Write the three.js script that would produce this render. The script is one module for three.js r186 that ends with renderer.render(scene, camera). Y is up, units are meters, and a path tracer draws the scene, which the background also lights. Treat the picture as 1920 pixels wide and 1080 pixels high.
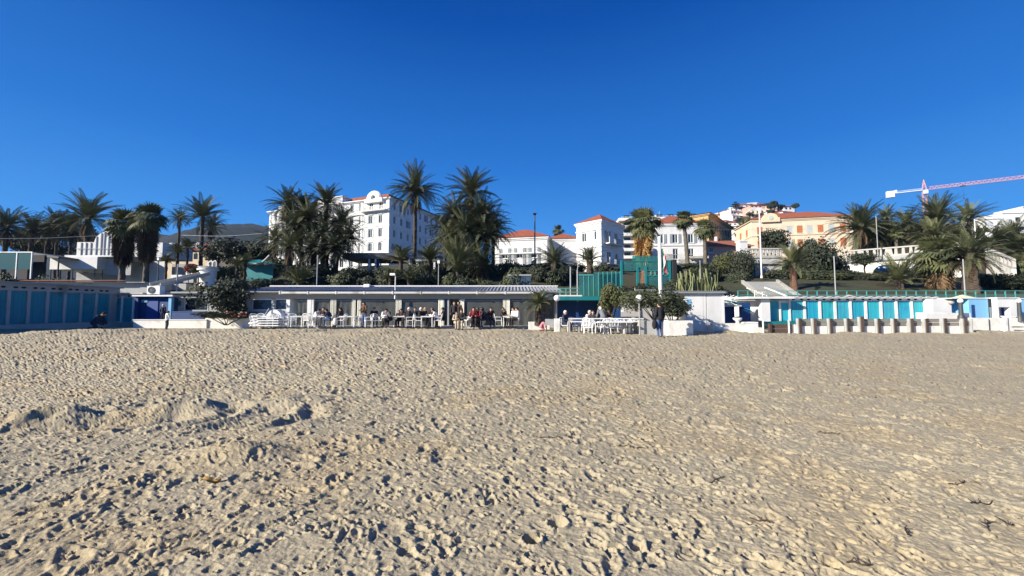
import * as THREE from 'three';
import { mergeGeometries } from 'three/addons/utils/BufferGeometryUtils.js';

// ---------- camera, sky, sun, exposure ----------
const F = 720, HOR = 580, EYE = 1.32, PITCH = Math.atan((HOR - 540) / F);
const scene = new THREE.Scene();
const camera = new THREE.PerspectiveCamera(2 * Math.atan(540 / F) * 180 / Math.PI, 16 / 9, 0.1, 3000);
camera.position.set(0, EYE, 0);
camera.rotation.set(PITCH, 0, 0);
const renderer = new THREE.WebGLRenderer({ antialias: true });
renderer.setSize(1024, 576);
renderer.toneMapping = THREE.LinearToneMapping;
renderer.toneMappingExposure = 1.75;
renderer.shadowMap.enabled = true;
const SUN_AZ = 62 * Math.PI / 180, SUN_EL = 25 * Math.PI / 180;
const sunDir = new THREE.Vector3(-Math.sin(SUN_AZ) * Math.cos(SUN_EL), Math.sin(SUN_EL), Math.cos(SUN_AZ) * Math.cos(SUN_EL));
{
  const W = 512, Hh = 256, data = new Float32Array(W * Hh * 4);
  const stops = [[0, .05, .218, .54], [.09, .04, .194, .5], [.22, .013, .11, .38], [.42, .001, .045, .235], [.64, .001, .025, .145], [1, .001, .018, .11]];
  for (let j = 0; j < Hh; j++) for (let i = 0; i < W; i++) {
    const el = ((j + .5) / Hh - .5) * Math.PI, az = ((i + .5) / W - .5) * 2 * Math.PI;
    const y = Math.max(0, el / (Math.PI / 2));
    let k = 0; while (k < stops.length - 2 && y > stops[k + 1][0]) k++;
    const t = Math.min(1, Math.max(0, (y - stops[k][0]) / (stops[k + 1][0] - stops[k][0])));
    const d = Math.cos(el) * Math.cos(az) * sunDir.x + Math.sin(el) * sunDir.y + Math.cos(el) * Math.sin(az) * sunDir.z;
    const glow = .4 * Math.pow(Math.max(0, d), 14) + .03 * Math.pow(Math.max(0, d), 3), o = (j * W + i) * 4;
    const gl = [1, .96, .9];
    for (let c = 0; c < 3; c++) data[o + c] = stops[k][c + 1] + (stops[k + 1][c + 1] - stops[k][c + 1]) * t + glow * gl[c] * .35;
    data[o + 3] = 1;
  }
  const sky = new THREE.DataTexture(data, W, Hh, THREE.RGBAFormat, THREE.FloatType);
  sky.mapping = THREE.EquirectangularReflectionMapping; sky.magFilter = THREE.LinearFilter; sky.minFilter = THREE.LinearFilter; sky.needsUpdate = true;
  scene.background = sky; scene.environment = sky;
}
scene.fog = new THREE.FogExp2(new THREE.Color(.25, .45, .8), .0001);
const sun = new THREE.DirectionalLight(new THREE.Color(1, .93, .81), 5);
sun.position.copy(sunDir).multiplyScalar(200).add(new THREE.Vector3(0, 0, -40));
sun.target.position.set(0, 0, -40); sun.castShadow = true; sun.shadow.mapSize.set(4096, 4096);
Object.assign(sun.shadow.camera, { left: -130, right: 130, top: 90, bottom: -60, near: 1, far: 500 });
scene.add(sun, sun.target);

// ---------- helpers ----------
function rng(s) { return () => { s |= 0; s = s + 0x6D2B79F5 | 0; let t = Math.imul(s ^ s >>> 15, 1 | s); t = t + Math.imul(t ^ t >>> 7, 61 | t) ^ t; return ((t ^ t >>> 14) >>> 0) / 4294967296; }; }
const R0 = rng(7), rr = (a, b, r = R0) => a + (b - a) * r();
const clamp = (x, a = 0, b = 1) => Math.min(b, Math.max(a, x)), lerp = (a, b, t) => a + (b - a) * t, sst = (a, b, x) => { const t = clamp((x - a) / (b - a)); return t * t * (3 - 2 * t); };
const V = (x, y, z) => new THREE.Vector3(x, y, z);
function at(px, py, d) { const u = (px - 960) / F, v = (540 - py) / F, c = Math.cos(PITCH), s = Math.sin(PITCH), t = d / (c - v * s); return V(u * t, EYE + t * (v * c + s), -d); }
const PX = (px, d, py = 560) => at(px, py, d).x, PY = (py, d) => at(960, py, d).y;
function table(tb, x) { if (x <= tb[0][0]) return tb[0][1]; for (let i = 1; i < tb.length; i++) if (x < tb[i][0]) return lerp(tb[i - 1][1], tb[i][1], (x - tb[i - 1][0]) / (tb[i][0] - tb[i - 1][0])); return tb[tb.length - 1][1]; }
function hash(x, y, s = 0) { let h = Math.imul(x | 0, 374761393) + Math.imul(y | 0, 668265263) + Math.imul(s | 0, 2246822519); h = Math.imul(h ^ h >>> 13, 1274126177); h ^= h >>> 16; return (h >>> 0) / 4294967296; }
function vnoise(x, y, s = 0, per = 0) {
  const xi = Math.floor(x), yi = Math.floor(y), fx = x - xi, fy = y - yi, u = fx * fx * (3 - 2 * fx), v = fy * fy * (3 - 2 * fy);
  const w = (a) => per ? ((a % per) + per) % per : a, x0 = w(xi), x1 = w(xi + 1), y0 = w(yi), y1 = w(yi + 1);
  return lerp(lerp(hash(x0, y0, s), hash(x1, y0, s), u), lerp(hash(x0, y1, s), hash(x1, y1, s), u), v);
}
function fbm(x, y, o = 4, s = 0, per = 0) { let a = .5, r = 0, n = 0; for (let i = 0; i < o; i++) { r += a * vnoise(x, y, s + i * 17, per); n += a; a *= .5; x *= 2; y *= 2; per *= 2; } return r / n; }
const used = {};
function numbered(n) { const k = used[n] = (used[n] ?? -1) + 1; return k ? n + '_' + String(k).padStart(3, '0') : n; }
function tag(o, label, category, group, kind) { if (label) o.userData.label = label; if (category) o.userData.category = category; if (group) o.userData.group = group; if (kind) o.userData.kind = kind; return o; }
function T(name, label, category, p = V(0, 0, 0), yaw = 0, group) { const o = new THREE.Group(); o.name = numbered(name); scene.add(o); o.position.copy(p); o.rotation.y = yaw; return tag(o, label, category, group); }
function boxUV(g) {
  const p = g.attributes.position, n = g.attributes.normal, uv = new Float32Array(p.count * 2);
  for (let i = 0; i < p.count; i++) { const ax = Math.abs(n.getX(i)), ay = Math.abs(n.getY(i)), az = Math.abs(n.getZ(i)); const x = p.getX(i), y = p.getY(i), z = p.getZ(i); if (ay >= ax && ay >= az) { uv[2 * i] = x; uv[2 * i + 1] = z; } else if (ax > az) { uv[2 * i] = z; uv[2 * i + 1] = y; } else { uv[2 * i] = x; uv[2 * i + 1] = y; } }
  g.setAttribute('uv', new THREE.BufferAttribute(uv, 2)); return g;
}
function prep(g) { if (g.index) g = g.toNonIndexed(); for (const k of Object.keys(g.attributes)) if (!['position', 'normal', 'uv', 'color'].includes(k)) g.deleteAttribute(k); if (!g.attributes.normal) g.computeVertexNormals(); return g; }
function G(gs, keepUV) { const l = (Array.isArray(gs) ? gs : [gs]).map(prep); const g = l.length > 1 ? mergeGeometries(l) : l[0]; return keepUV ? g : boxUV(g); }
function M(name, gs, mat, parent = scene, keepUV) { const m = new THREE.Mesh(G(gs, keepUV), mat); m.name = parent === scene ? numbered(name) : name; m.castShadow = m.receiveShadow = true; parent.add(m); return m; }
function Mg(name, geo, mat, parent, p, rot, sc) { const m = new THREE.Mesh(geo, mat); m.name = name; m.castShadow = m.receiveShadow = true; if (p) m.position.copy(p); if (rot) m.rotation.set(...rot); if (sc) m.scale.set(...sc); parent.add(m); return m; }
function copy(o, label, p, yaw) { const c = o.clone(); c.name = numbered(o.name.replace(/_\d\d\d$/, '')); scene.add(c); c.userData = { ...o.userData }; if (label) c.userData.label = label; if (p) c.position.copy(p); if (yaw !== undefined) c.rotation.y = yaw; return c; }
// a box between limits, its edges that catch light slightly chamfered when c > 0
function B(x0, x1, y0, y1, z0, z1) { const g = new THREE.BoxGeometry(x1 - x0, y1 - y0, z1 - z0); g.translate((x0 + x1) / 2, (y0 + y1) / 2, (z0 + z1) / 2); return g; }
function bar(a, b, r, n = 5, r2 = r) { const d = b.clone().sub(a), L = d.length(), g = new THREE.CylinderGeometry(r2, r, L, n, 1); g.translate(0, L / 2, 0); g.applyQuaternion(new THREE.Quaternion().setFromUnitVectors(V(0, 1, 0), d.normalize())); g.translate(a.x, a.y, a.z); return g; }
function strut(a, b, w, h) { const d = b.clone().sub(a), L = d.length(), g = new THREE.BoxGeometry(w, h, L); const m = new THREE.Matrix4().lookAt(a, b, V(0, 1, 0)); g.applyMatrix4(m); g.translate((a.x + b.x) / 2, (a.y + b.y) / 2, (a.z + b.z) / 2); return g; }
function cyl(r0, r1, h, x, y, z, n = 14) { const g = new THREE.CylinderGeometry(r1, r0, h, n); g.translate(x, y + h / 2, z); return g; }
function ball(r, x, y, z, n = 14) { const g = new THREE.SphereGeometry(r, n, Math.ceil(n * .7)); g.translate(x, y, z); return g; }
function tube(pts, r, n = 24, k = 6) { return new THREE.TubeGeometry(new THREE.CatmullRomCurve3(pts), n, r, k); }
function plate(pts, depth, holes = [], bev = 0) { const s = new THREE.Shape(pts.map(p => new THREE.Vector2(...p))); for (const h of holes) s.holes.push(new THREE.Path(h.map(p => new THREE.Vector2(...p)))); return new THREE.ExtrudeGeometry(s, { depth, bevelEnabled: bev > 0, bevelSize: bev, bevelThickness: bev, bevelSegments: 1 }); }
function tri(list) { const g = new THREE.BufferGeometry(); g.setAttribute('position', new THREE.Float32BufferAttribute(list, 3)); g.setAttribute('uv', new THREE.Float32BufferAttribute(new Float32Array(list.length / 3 * 2), 2)); g.computeVertexNormals(); return g; }

// ---------- materials ----------
const toS = (x) => x <= .0031308 ? 12.92 * x : 1.055 * Math.pow(x, 1 / 2.4) - .055;
function tex(n, f, rep, srgb = true) {
  const d = new Uint8Array(n * n * 4);
  for (let j = 0; j < n; j++) for (let i = 0; i < n; i++) { let c = f(i / n, j / n); if (typeof c === 'number') c = [c, c, c]; const o = (j * n + i) * 4; for (let k = 0; k < 3; k++) d[o + k] = 255 * clamp(srgb ? toS(c[k]) : c[k]); d[o + 3] = 255; }
  const t = new THREE.DataTexture(d, n, n, THREE.RGBAFormat); t.wrapS = t.wrapT = THREE.RepeatWrapping; t.magFilter = THREE.LinearFilter; t.minFilter = THREE.LinearMipmapLinearFilter; t.generateMipmaps = true; if (srgb) t.colorSpace = THREE.SRGBColorSpace; t.repeat.set(rep, rep); t.needsUpdate = true; return t;
}
const tStucco = tex(512, (u, v) => { const a = fbm(u * 6, v * 6, 5, 1, 6), b = fbm(u * 40, v * 5, 3, 9, 40 > 5 ? 0 : 0), s = fbm(u * 24, v * 24, 3, 5, 24); return clamp(.8 + .22 * a - .1 * sst(.6, .85, fbm(u * 3, v * 3, 4, 21, 3)) + .04 * s); }, .2);
const tStuccoB = tex(256, (u, v) => fbm(u * 32, v * 32, 4, 3, 32), .5, false);
const tGrime = tex(512, (u, v) => { const a = fbm(u * 5, v * 5, 5, 31, 5), s = fbm(u * 48, v * 6, 3, 33, 0); const g = sst(.45, .75, a) * .35; return [clamp(.98 - g - .1 * s), clamp(.97 - g * 1.05 - .1 * s), clamp(.95 - g * 1.2 - .1 * s)]; }, .22);
const tWood = tex(256, (u, v) => { const g = fbm(u * 4, v * 40, 4, 41, 0), b = fbm(u * 3, v * 3, 3, 43, 3); return clamp(.62 + .4 * g - .2 * b); }, .6);
const tTile = tex(256, (u, v) => { const cx = u * 10 % 1, row = v * 8, ry = row % 1, id = hash(Math.floor(u * 10), Math.floor(row), 3); const l = .62 + .38 * Math.sin(cx * Math.PI) - .25 * (ry < .12 ? 1 : 0); const w = fbm(u * 5, v * 5, 4, 3, 5); return [clamp(l * (.8 + .3 * id)), clamp(l * (.72 + .38 * id) * (.75 + .5 * w)), clamp(l * (.7 + .35 * id) * (.65 + .6 * w))]; }, .5);
const tTileB = tex(256, (u, v) => .8 * Math.sin((u * 10 % 1) * Math.PI) + .2 * (v * 8 % 1), .5, false);
const tBark = tex(256, (u, v) => { const a = fbm(u * 12, v * 12, 4, 51, 12), k = Math.abs(Math.sin((u * 6 + v * 6) * Math.PI)) * Math.abs(Math.sin((u * 6 - v * 6) * Math.PI)); return clamp(.45 + .45 * a + .35 * k - .2); }, .7);
const tConc = tex(512, (u, v) => { const a = fbm(u * 8, v * 8, 5, 61, 8), b = fbm(u * 64, v * 64, 2, 66, 64); return clamp(.72 + .3 * a + .1 * (b - .5)); }, .25);
const tGrass = tex(512, (u, v) => { const a = fbm(u * 10, v * 10, 5, 71, 10), b = fbm(u * 70, v * 70, 2, 73, 70), p = sst(.5, .68, fbm(u * 4, v * 4, 4, 79, 4)); return [lerp(.55 + .5 * a, 1, p) * (.7 + .5 * b), lerp(.6 + .5 * a, .75, p) * (.7 + .5 * b), lerp(.5 + .3 * a, .6, p) * (.7 + .5 * b)]; }, .08);
const tSand = tex(1024, (u, v) => { const a = fbm(u * 7, v * 7, 4, 81, 7), b = hash(u * 1024, v * 1024, 8), c = fbm(u * 90, v * 90, 3, 85, 90), k = hash(u * 512, v * 512, 12) > .988 ? .45 : 1; const s = (.74 + .22 * a + .4 * (c - .5) + .24 * (b - .5)) * k * (sst(.7, .76, fbm(u * 40, v * 40, 3, 87, 40)) > .5 ? .72 : 1); return [clamp(s * 1.02), clamp(s), clamp(s * .97)]; }, .9);
const tSandB = tex(1024, (u, v) => .55 * fbm(u * 60, v * 60, 4, 91, 60) + .3 * fbm(u * 18, v * 18, 3, 95, 18) + .15 * hash(u * 1024, v * 1024, 3), .9, false);
function mat(r, g, b, o = {}) { const { rough = .85, map, bump, bs = .01, ...x } = o; return new THREE.MeshStandardMaterial({ color: new THREE.Color(r, g, b), roughness: rough, map: map ?? null, bumpMap: bump ?? null, bumpScale: bs, side: THREE.DoubleSide, ...x }); }
const wall = (r, g, b) => mat(r, g, b, { map: tStucco, bump: tStuccoB, bs: .006, rough: .92 });
const m = {
  white: wall(.76, .75, .72), whiteDirty: mat(.8, .79, .74, { map: tGrime, bump: tStuccoB, bs: .01, rough: .9 }), cream: wall(.74, .6, .4), yellow: wall(.78, .62, .45), ochre: wall(.55, .36, .16), pink: wall(.66, .36, .28), grey: mat(.42, .42, .4, { map: tConc, rough: .9 }), lightgrey: mat(.42, .43, .43, { map: tGrime, rough: .85 }),
  paint: mat(.8, .8, .78, { map: tGrime, rough: .5 }), plastic: mat(.82, .82, .8, { rough: .4 }), blue: mat(.007, .05, .19, { map: tGrime, rough: .6 }), sky: mat(.22, .5, .78, { map: tGrime, rough: .7 }), deepTeal: mat(.01, .26, .34, { map: tGrime, rough: .55 }),
  roof: mat(.42, .12, .06, { map: tTile, bump: tTileB, bs: .05, rough: .9 }), roofOld: mat(.42, .14, .075, { map: tTile, bump: tTileB, bs: .05, rough: .95 }), glass: mat(.03, .045, .06, { rough: .08 }), dark: mat(.018, .018, .02, { rough: .8 }), shutter: mat(.62, .22, .08, { map: tWood, rough: .7 }), shutterW: mat(.62, .64, .62, { map: tWood, rough: .7 }), shutterG: mat(.35, .4, .42, { map: tWood, rough: .7 }),
  teal: mat(.012, .2, .22, { rough: .45, map: tGrime }), tealRail: mat(.07, .3, .27, { rough: .5 }), wood: mat(.3, .27, .23, { map: tWood, rough: .9 }), brown: mat(.085, .055, .04, { map: tWood, rough: .85 }), rust: mat(.1, .064, .05, { map: tGrime, rough: .9 }), conc: mat(.5, .48, .44, { map: tConc, bump: tStuccoB, bs: .008, rough: .92 }), metal: mat(.5, .52, .53, { rough: .4, metalness: .7 }), pole: mat(.32, .33, .33, { rough: .5 }), darkPole: mat(.05, .055, .06, { rough: .5 }), globe: mat(.85, .84, .8, { rough: .25 }),
  tin: mat(.3, .31, .33, { map: tGrime, rough: .5 }), vinyl: new THREE.MeshPhysicalMaterial({ color: new THREE.Color(.17, .18, .17), roughness: .3, transmission: .55, thickness: 0, side: THREE.DoubleSide, map: tGrime }), canvas: mat(.46, .44, .38, { map: tStucco, rough: .95 }), curtain: mat(.85, .82, .68, { rough: .95, map: tStucco }),
  tealGlass: new THREE.MeshPhysicalMaterial({ color: new THREE.Color(.26, .66, .6), roughness: .15, transmission: .88, thickness: 0, side: THREE.DoubleSide }),
  bark: mat(.12, .09, .065, { map: tBark, bump: tBark, bs: .06, rough: 1 }), barkRed: mat(.26, .14, .085, { map: tBark, bump: tBark, bs: .06, rough: 1 }), barkGrey: mat(.2, .17, .13, { map: tBark, bump: tBark, bs: .04, rough: 1 }),
  grass: mat(.05, .052, .024, { map: tGrass, rough: 1 }), soil: mat(.12, .08, .05, { map: tGrass, rough: 1 }), crane: mat(.7, .34, .28, { rough: .6 }), craneW: mat(.75, .74, .72, { rough: .6 }),
};
const leafM = (r, g, b, t = .25) => new THREE.MeshPhysicalMaterial({ color: new THREE.Color(r, g, b), roughness: .75, transmission: t * .6, thickness: 0, side: THREE.DoubleSide });
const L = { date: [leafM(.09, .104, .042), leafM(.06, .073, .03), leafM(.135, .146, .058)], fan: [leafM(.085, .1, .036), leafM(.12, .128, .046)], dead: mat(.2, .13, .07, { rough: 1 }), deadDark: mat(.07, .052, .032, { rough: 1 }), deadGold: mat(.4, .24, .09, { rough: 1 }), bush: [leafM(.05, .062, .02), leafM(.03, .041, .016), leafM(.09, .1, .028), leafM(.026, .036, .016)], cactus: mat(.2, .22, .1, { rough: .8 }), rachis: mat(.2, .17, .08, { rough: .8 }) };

// ---------- ground ----------
const HT = [[30.5, 2.05], [33, 2.4], [36, 3.1], [40, 4.1], [47.2, 5.6], [52, 6.6], [60, 7.3], [70, 8.6], [80, 10.2], [105, 14], [150, 19], [260, 26], [420, 30]];
function H(x, d) {
  let h = table(HT, d);
  if (x < -30) h = lerp(h, Math.min(h, 2.4 + (d - 31) * .06), sst(-30, -45, x));
  h += 47 * Math.exp(-(((x - 170) / 48) ** 2) - ((d - 290) / 110) ** 2) * sst(120, 200, d);
  h += 15 * Math.exp(-(((x - 220) / 50) ** 2) - ((d - 165) / 40) ** 2);
  h += (fbm(x * .11, d * .11, 3, 5) - .5) * 1.1 * sst(33, 45, d);
  return h;
}
{ // hillside behind the beach
  const xs = [], ds = []; for (let i = 0; i <= 230; i++) { const t = i / 115 - 1; xs.push(70 * t + 380 * t * t * t); } for (let j = 0; j <= 100; j++) ds.push(31.2 * Math.pow(430 / 31.2, j / 100));
  const p = [], uv = [], idx = [];
  for (const d of ds) for (const x of xs) { p.push(x, H(x, d), -d); uv.push(x, d); }
  const n = xs.length; for (let j = 0; j < ds.length - 1; j++) for (let i = 0; i < n - 1; i++) { const a = j * n + i; idx.push(a, a + 1, a + n, a + 1, a + n + 1, a + n); }
  const g = new THREE.BufferGeometry(); g.setAttribute('position', new THREE.Float32BufferAttribute(p, 3)); g.setAttribute('uv', new THREE.Float32BufferAttribute(uv, 2)); g.setIndex(idx); g.computeVertexNormals();
  tag(M('hillside', g, m.grass, scene, true), 'grassy garden hillside rising behind the beach buildings', null, null, 'structure');
}
{ // wooded mountain far left
  const p = [], idx = [], nx = 160, nd = 40;
  for (let j = 0; j <= nd; j++) for (let i = 0; i <= nx; i++) {
    const u = i / nx, x = -1100 + 1500 * u, k = j / nd, px = 960 + x * F / 640;
    const crest = table([[-300, 60], [200, 105], [310, 124], [345, 120], [380, 128], [430, 142], [470, 141], [520, 137], [640, 118], [900, 60], [1400, 20]], px);
    const rise = Math.sin(Math.PI * Math.min(1, k) * .5), n = (fbm(x * .012, k * 6, 5, 301) - .5);
    p.push(x, 12 + (crest - 12) * rise + n * 16 * rise * (1 - .6 * k) + (vnoise(x * .12, k * 60, 3) - .5) * 5, -(440 + 200 * k));
  }
  const n = nx + 1; for (let j = 0; j < nd; j++) for (let i = 0; i < nx; i++) { const a = j * n + i; idx.push(a, a + 1, a + n, a + 1, a + n + 1, a + n); }
  const g = new THREE.BufferGeometry(); g.setAttribute('position', new THREE.Float32BufferAttribute(p, 3)); g.setIndex(idx); g.computeVertexNormals();
  const t = tGrass.clone(); t.repeat.set(.02, .02); t.needsUpdate = true;
  tag(M('mountain', g, mat(.011, .018, .02, { map: t, rough: 1 })), 'dark wooded mountain ridge far behind the left palms', null, null, 'structure');
}
// ---------- beach sand: real relief of footprints, lumps and dug ridges ----------
const ridge = [[-9.6, 5.1, .12], [-7.3, 5.35, .11], [-5.9, 6.0, .09], [-4.6, 6.5, .07], [-3.7, 6.55, .06], [-2.6, 6.9, .03]];
function segd(x, y, a, b) { const dx = b[0] - a[0], dy = b[1] - a[1], t = clamp(((x - a[0]) * dx + (y - a[1]) * dy) / (dx * dx + dy * dy)); return [Math.hypot(x - a[0] - dx * t, y - a[1] - dy * t), lerp(a[2], b[2], t)]; }
function prints(x, d, cell, seed, dens, a0, b0, depth, dir) {
  const ci = Math.floor(x / cell), cj = Math.floor(d / cell); let h = 0;
  for (let j = cj - 1; j <= cj + 1; j++) for (let i = ci - 1; i <= ci + 1; i++) {
    if (hash(i, j, seed) > dens) continue;
    const px = (i + hash(i, j, seed + 1)) * cell, pd = (j + hash(i, j, seed + 2)) * cell, dx = x - px, dd = d - pd;
    if (dx * dx + dd * dd > cell * cell) continue;
    const th = dir + (hash(i, j, seed + 3) - .5) * 2.6, c = Math.cos(th), s = Math.sin(th), k = .7 + .6 * hash(i, j, seed + 4);
    const u = (dx * c + dd * s) / (a0 * k), v = (-dx * s + dd * c) / (b0 * k * (1 + .25 * Math.sin(u * 2))), r = Math.sqrt(u * u + v * v);
    if (r > 1.7) continue;
    const dep = depth * (.4 + hash(i, j, seed + 5));
    h += r < 1 ? -dep * (1 - Math.pow(r, 5)) * (.75 + .25 * u) : 0;
    h += dep * .5 * Math.exp(-(((r - 1.18) / .2) ** 2)) * (.5 + hash(i, j, seed + 6)) * (u > 0 ? 1.2 : .7);
  }
  return h;
}
const SHOE = []; { const r = rng(71); for (let i = 0; i < 46; i++) { const d = 2.15 + 4 * r() * r(), th = r() * 6.28; SHOE.push([(r() - .5) * 2.5 * d, d, Math.cos(th), Math.sin(th), .9 + .2 * r(), .009 + .008 * r()]); } for (let k = 0; k < 3; k++) { const th = [.5, 2.2, -.3][k], x0 = [-2.6, 1.5, -1][k], d0 = [2.6, 2.5, 4.2][k]; for (let i = 0; i < 9; i++) { const off = (i % 2 ? .09 : -.09); SHOE.push([x0 + Math.cos(th) * i * .34 - Math.sin(th) * off, d0 + Math.sin(th) * i * .34 * .6 + Math.cos(th) * off, Math.cos(th + .1), Math.sin(th + .1), 1, .013]); } } }
function sandH(x, d) {
  let h = lerp(-.28, 0, sst(3.5, 19, d));
  const rough = lerp(1.0, .72, sst(2, 16, x * .5 + d * .25)) * (.62 + .83 * sst(2.2, 14, d)), calm = sst(.35, .62, fbm(x * .35, d * .35, 2, 411));
  h += (fbm(x * .4, d * .4, 3, 401) - .5) * .11 + (fbm(x * 1.7, d * 2.3, 3, 405) - .5) * .04;
  const wx = x + .12 * (vnoise(x * 3, d * 3, 7) - .5), wd = d + .12 * (vnoise(x * 3, d * 3, 8) - .5);
  const farK = 1 + 1.1 * sst(5, 13, d);
  if (d < 26) {
    h += prints(wx, wd, .34, 421, .5, .135, .055, .022 * rough, .5) + prints(wx, wd, .3, 441, .5, .09, .055, .024 * rough, 2.2);
    h += prints(wx, wd, .62, 461, .1, .19, .11, .028 * rough, 1.2) + prints(wx, wd, .15, 463, .45, .06, .022, .014 * rough, .4) + prints(wx, wd, .19, 467, .5, .062, .034, .017 * rough, 2.8);
    h += prints(wx, wd, .13, 481, .45 + .25 * calm, .035, .022, .012 * farK, 0);
    h -= prints(wx, wd, .1, 491, .5, .03, .02, .013 * farK, 1);
    const q = fbm(x * 6, d * 7, 3, 431); h += .017 * (1 - Math.abs(2 * q - 1)) * rough * (1 - .4 * calm) - .01;
    if (d < 12) h += (fbm(x * 22, d * 22, 2, 437) - .5) * .014 + (d < 7 ? (fbm(x * 55, d * 55, 2, 439) - .5) * .006 : 0);
  if (d < 6.5) for (const s of SHOE) { const dx = x - s[0], dd = d - s[1]; if (dx * dx + dd * dd > .06) continue; const u = (dx * s[2] + dd * s[3]) / s[4], v = (-dx * s[3] + dd * s[2]) / s[4], w = .046 + .01 * Math.cos((u - .07) * 26) - .012 * Math.exp(-(((u + .03) / .035) ** 2)), e = Math.max(Math.abs(v) - w, Math.abs(u) - .135 + Math.max(0, Math.abs(v) - .02) * 1.2); h += e < 0 ? -s[5] * sst(0, -.014, e) + .0035 * Math.sin(u * 150) * sst(-.008, -.02, e) : .009 * Math.exp(-((e / .014) ** 2)); }
  }
  if (x < -1.5 && d > 3.5 && d < 9.5) {
    let best = [9, 0]; for (let i = 0; i < ridge.length - 1; i++) { const s = segd(x, d, ridge[i], ridge[i + 1]); if (s[0] < best[0]) best = s; }
    const w = best[0] + .16 * (fbm(x * 2.6, d * 2.6, 3, 451) - .5) * 2; h += (fbm(x * 2.6, d * 4, 3, 453) - .5) * .3 * best[1] / .17 * Math.exp(-((best[0] / .6) ** 2)) + best[1] * Math.exp(-((w / .3) ** 2)) * (.25 + 1.3 * sst(.3, .7, fbm(x * 1.8, d * 1.8, 2, 455))) - best[1] * .6 * Math.exp(-(((w - .62) / .3) ** 2)) * (.4 + fbm(x * 2, d * 2, 2, 457));
    // scalloped tread of a machine behind the ridge
    const tx = x + 3.9, td = d - 5.75; if (Math.abs(tx) < 1.5 && Math.abs(td) < .75) { const f = sst(1.5, .9, Math.abs(tx)) * sst(.75, .4, Math.abs(td)); h += f * .04 * Math.sin(tx * 9 + 5 * Math.abs(td) + 3 * vnoise(x * 2, d * 2, 3)); }
  }
  if (d > 17) h += .13 * sst(17, 20, d) * sst(.45, .75, fbm(x * .5, d * .6, 2, 499)) * sst(27, 24, d);
  const md = Math.hypot((x + 3.05) / .62, (d - 4.25) / .3); if (md < 2) h += .14 * Math.exp(-md * md * 1.6);
  for (const [hx, hd, r, dep] of [[.14, 2.75, .062, .06], [.34, 2.95, .07, .05], [-1.35, 2.1, .1, .04]]) { const q = Math.hypot(x - hx, (d - hd)) / r; if (q < 2) h += q < 1 ? -dep * (1 - q * q * q) : dep * .35 * Math.exp(-(((q - 1.15) / .2) ** 2)); }
  return h;
}
{
  const NR = 780, NC = 1000, pos = new Float32Array(NR * NC * 3), uv = new Float32Array(NR * NC * 2), col = new Float32Array(NR * NC * 3), idx = new Uint32Array((NR - 1) * (NC - 1) * 6);
  let o = 0, q = 0;
    for (let j = 0; j < NR; j++) {
    const d = j < 10 ? lerp(.4, 1.7, j / 10) : j < 740 ? 1 / lerp(1 / 1.7, 1 / 24, (j - 10) / 730) : lerp(24, 33, (j - 740) / (NR - 741));
    for (let i = 0; i < NC; i++, o++) {
      const x = (i / (NC - 1) * 2 - 1) * 1.46 * (d + .6);
      pos[3 * o] = x; pos[3 * o + 1] = sandH(x, d); pos[3 * o + 2] = -d; uv[2 * o] = x; uv[2 * o + 1] = d;
      const k = fbm(x * .22, d * .22, 3, 471), w = sst(.5, .75, fbm(x * 1.1, d * 1.1, 3, 475)), e = .95 + .1 * k;
      col[3 * o] = e * (1 + .02 * w); col[3 * o + 1] = e * (1 - .03 * w); col[3 * o + 2] = e * (1 - .1 * w);
      if (i < NC - 1 && j < NR - 1) { idx[q++] = o; idx[q++] = o + 1; idx[q++] = o + NC; idx[q++] = o + 1; idx[q++] = o + NC + 1; idx[q++] = o + NC; }
    }
  }
  const g = new THREE.BufferGeometry(); g.setAttribute('position', new THREE.BufferAttribute(pos, 3)); g.setAttribute('uv', new THREE.BufferAttribute(uv, 2)); g.setAttribute('color', new THREE.BufferAttribute(col, 3)); g.setIndex(new THREE.BufferAttribute(idx, 1)); g.computeVertexNormals();
  const sm = mat(.44, .382, .262, { map: tSand, bump: tSandB, bs: .012, rough: 1 }); sm.vertexColors = true;
  const s = new THREE.Mesh(g, sm); s.name = 'sand'; s.receiveShadow = s.castShadow = true; scene.add(s); tag(s, 'pale trampled beach sand covered with footprints', null, null, 'structure');
  const far = new THREE.PlaneGeometry(400, 400, 2, 2); far.rotateX(-Math.PI / 2); far.translate(0, -.62, 0);
  tag(M('beach', far, mat(.44, .382, .262, { map: tSand, rough: 1 })), 'wide sandy beach around and below the trampled sand', null, null, 'structure');
}

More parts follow.
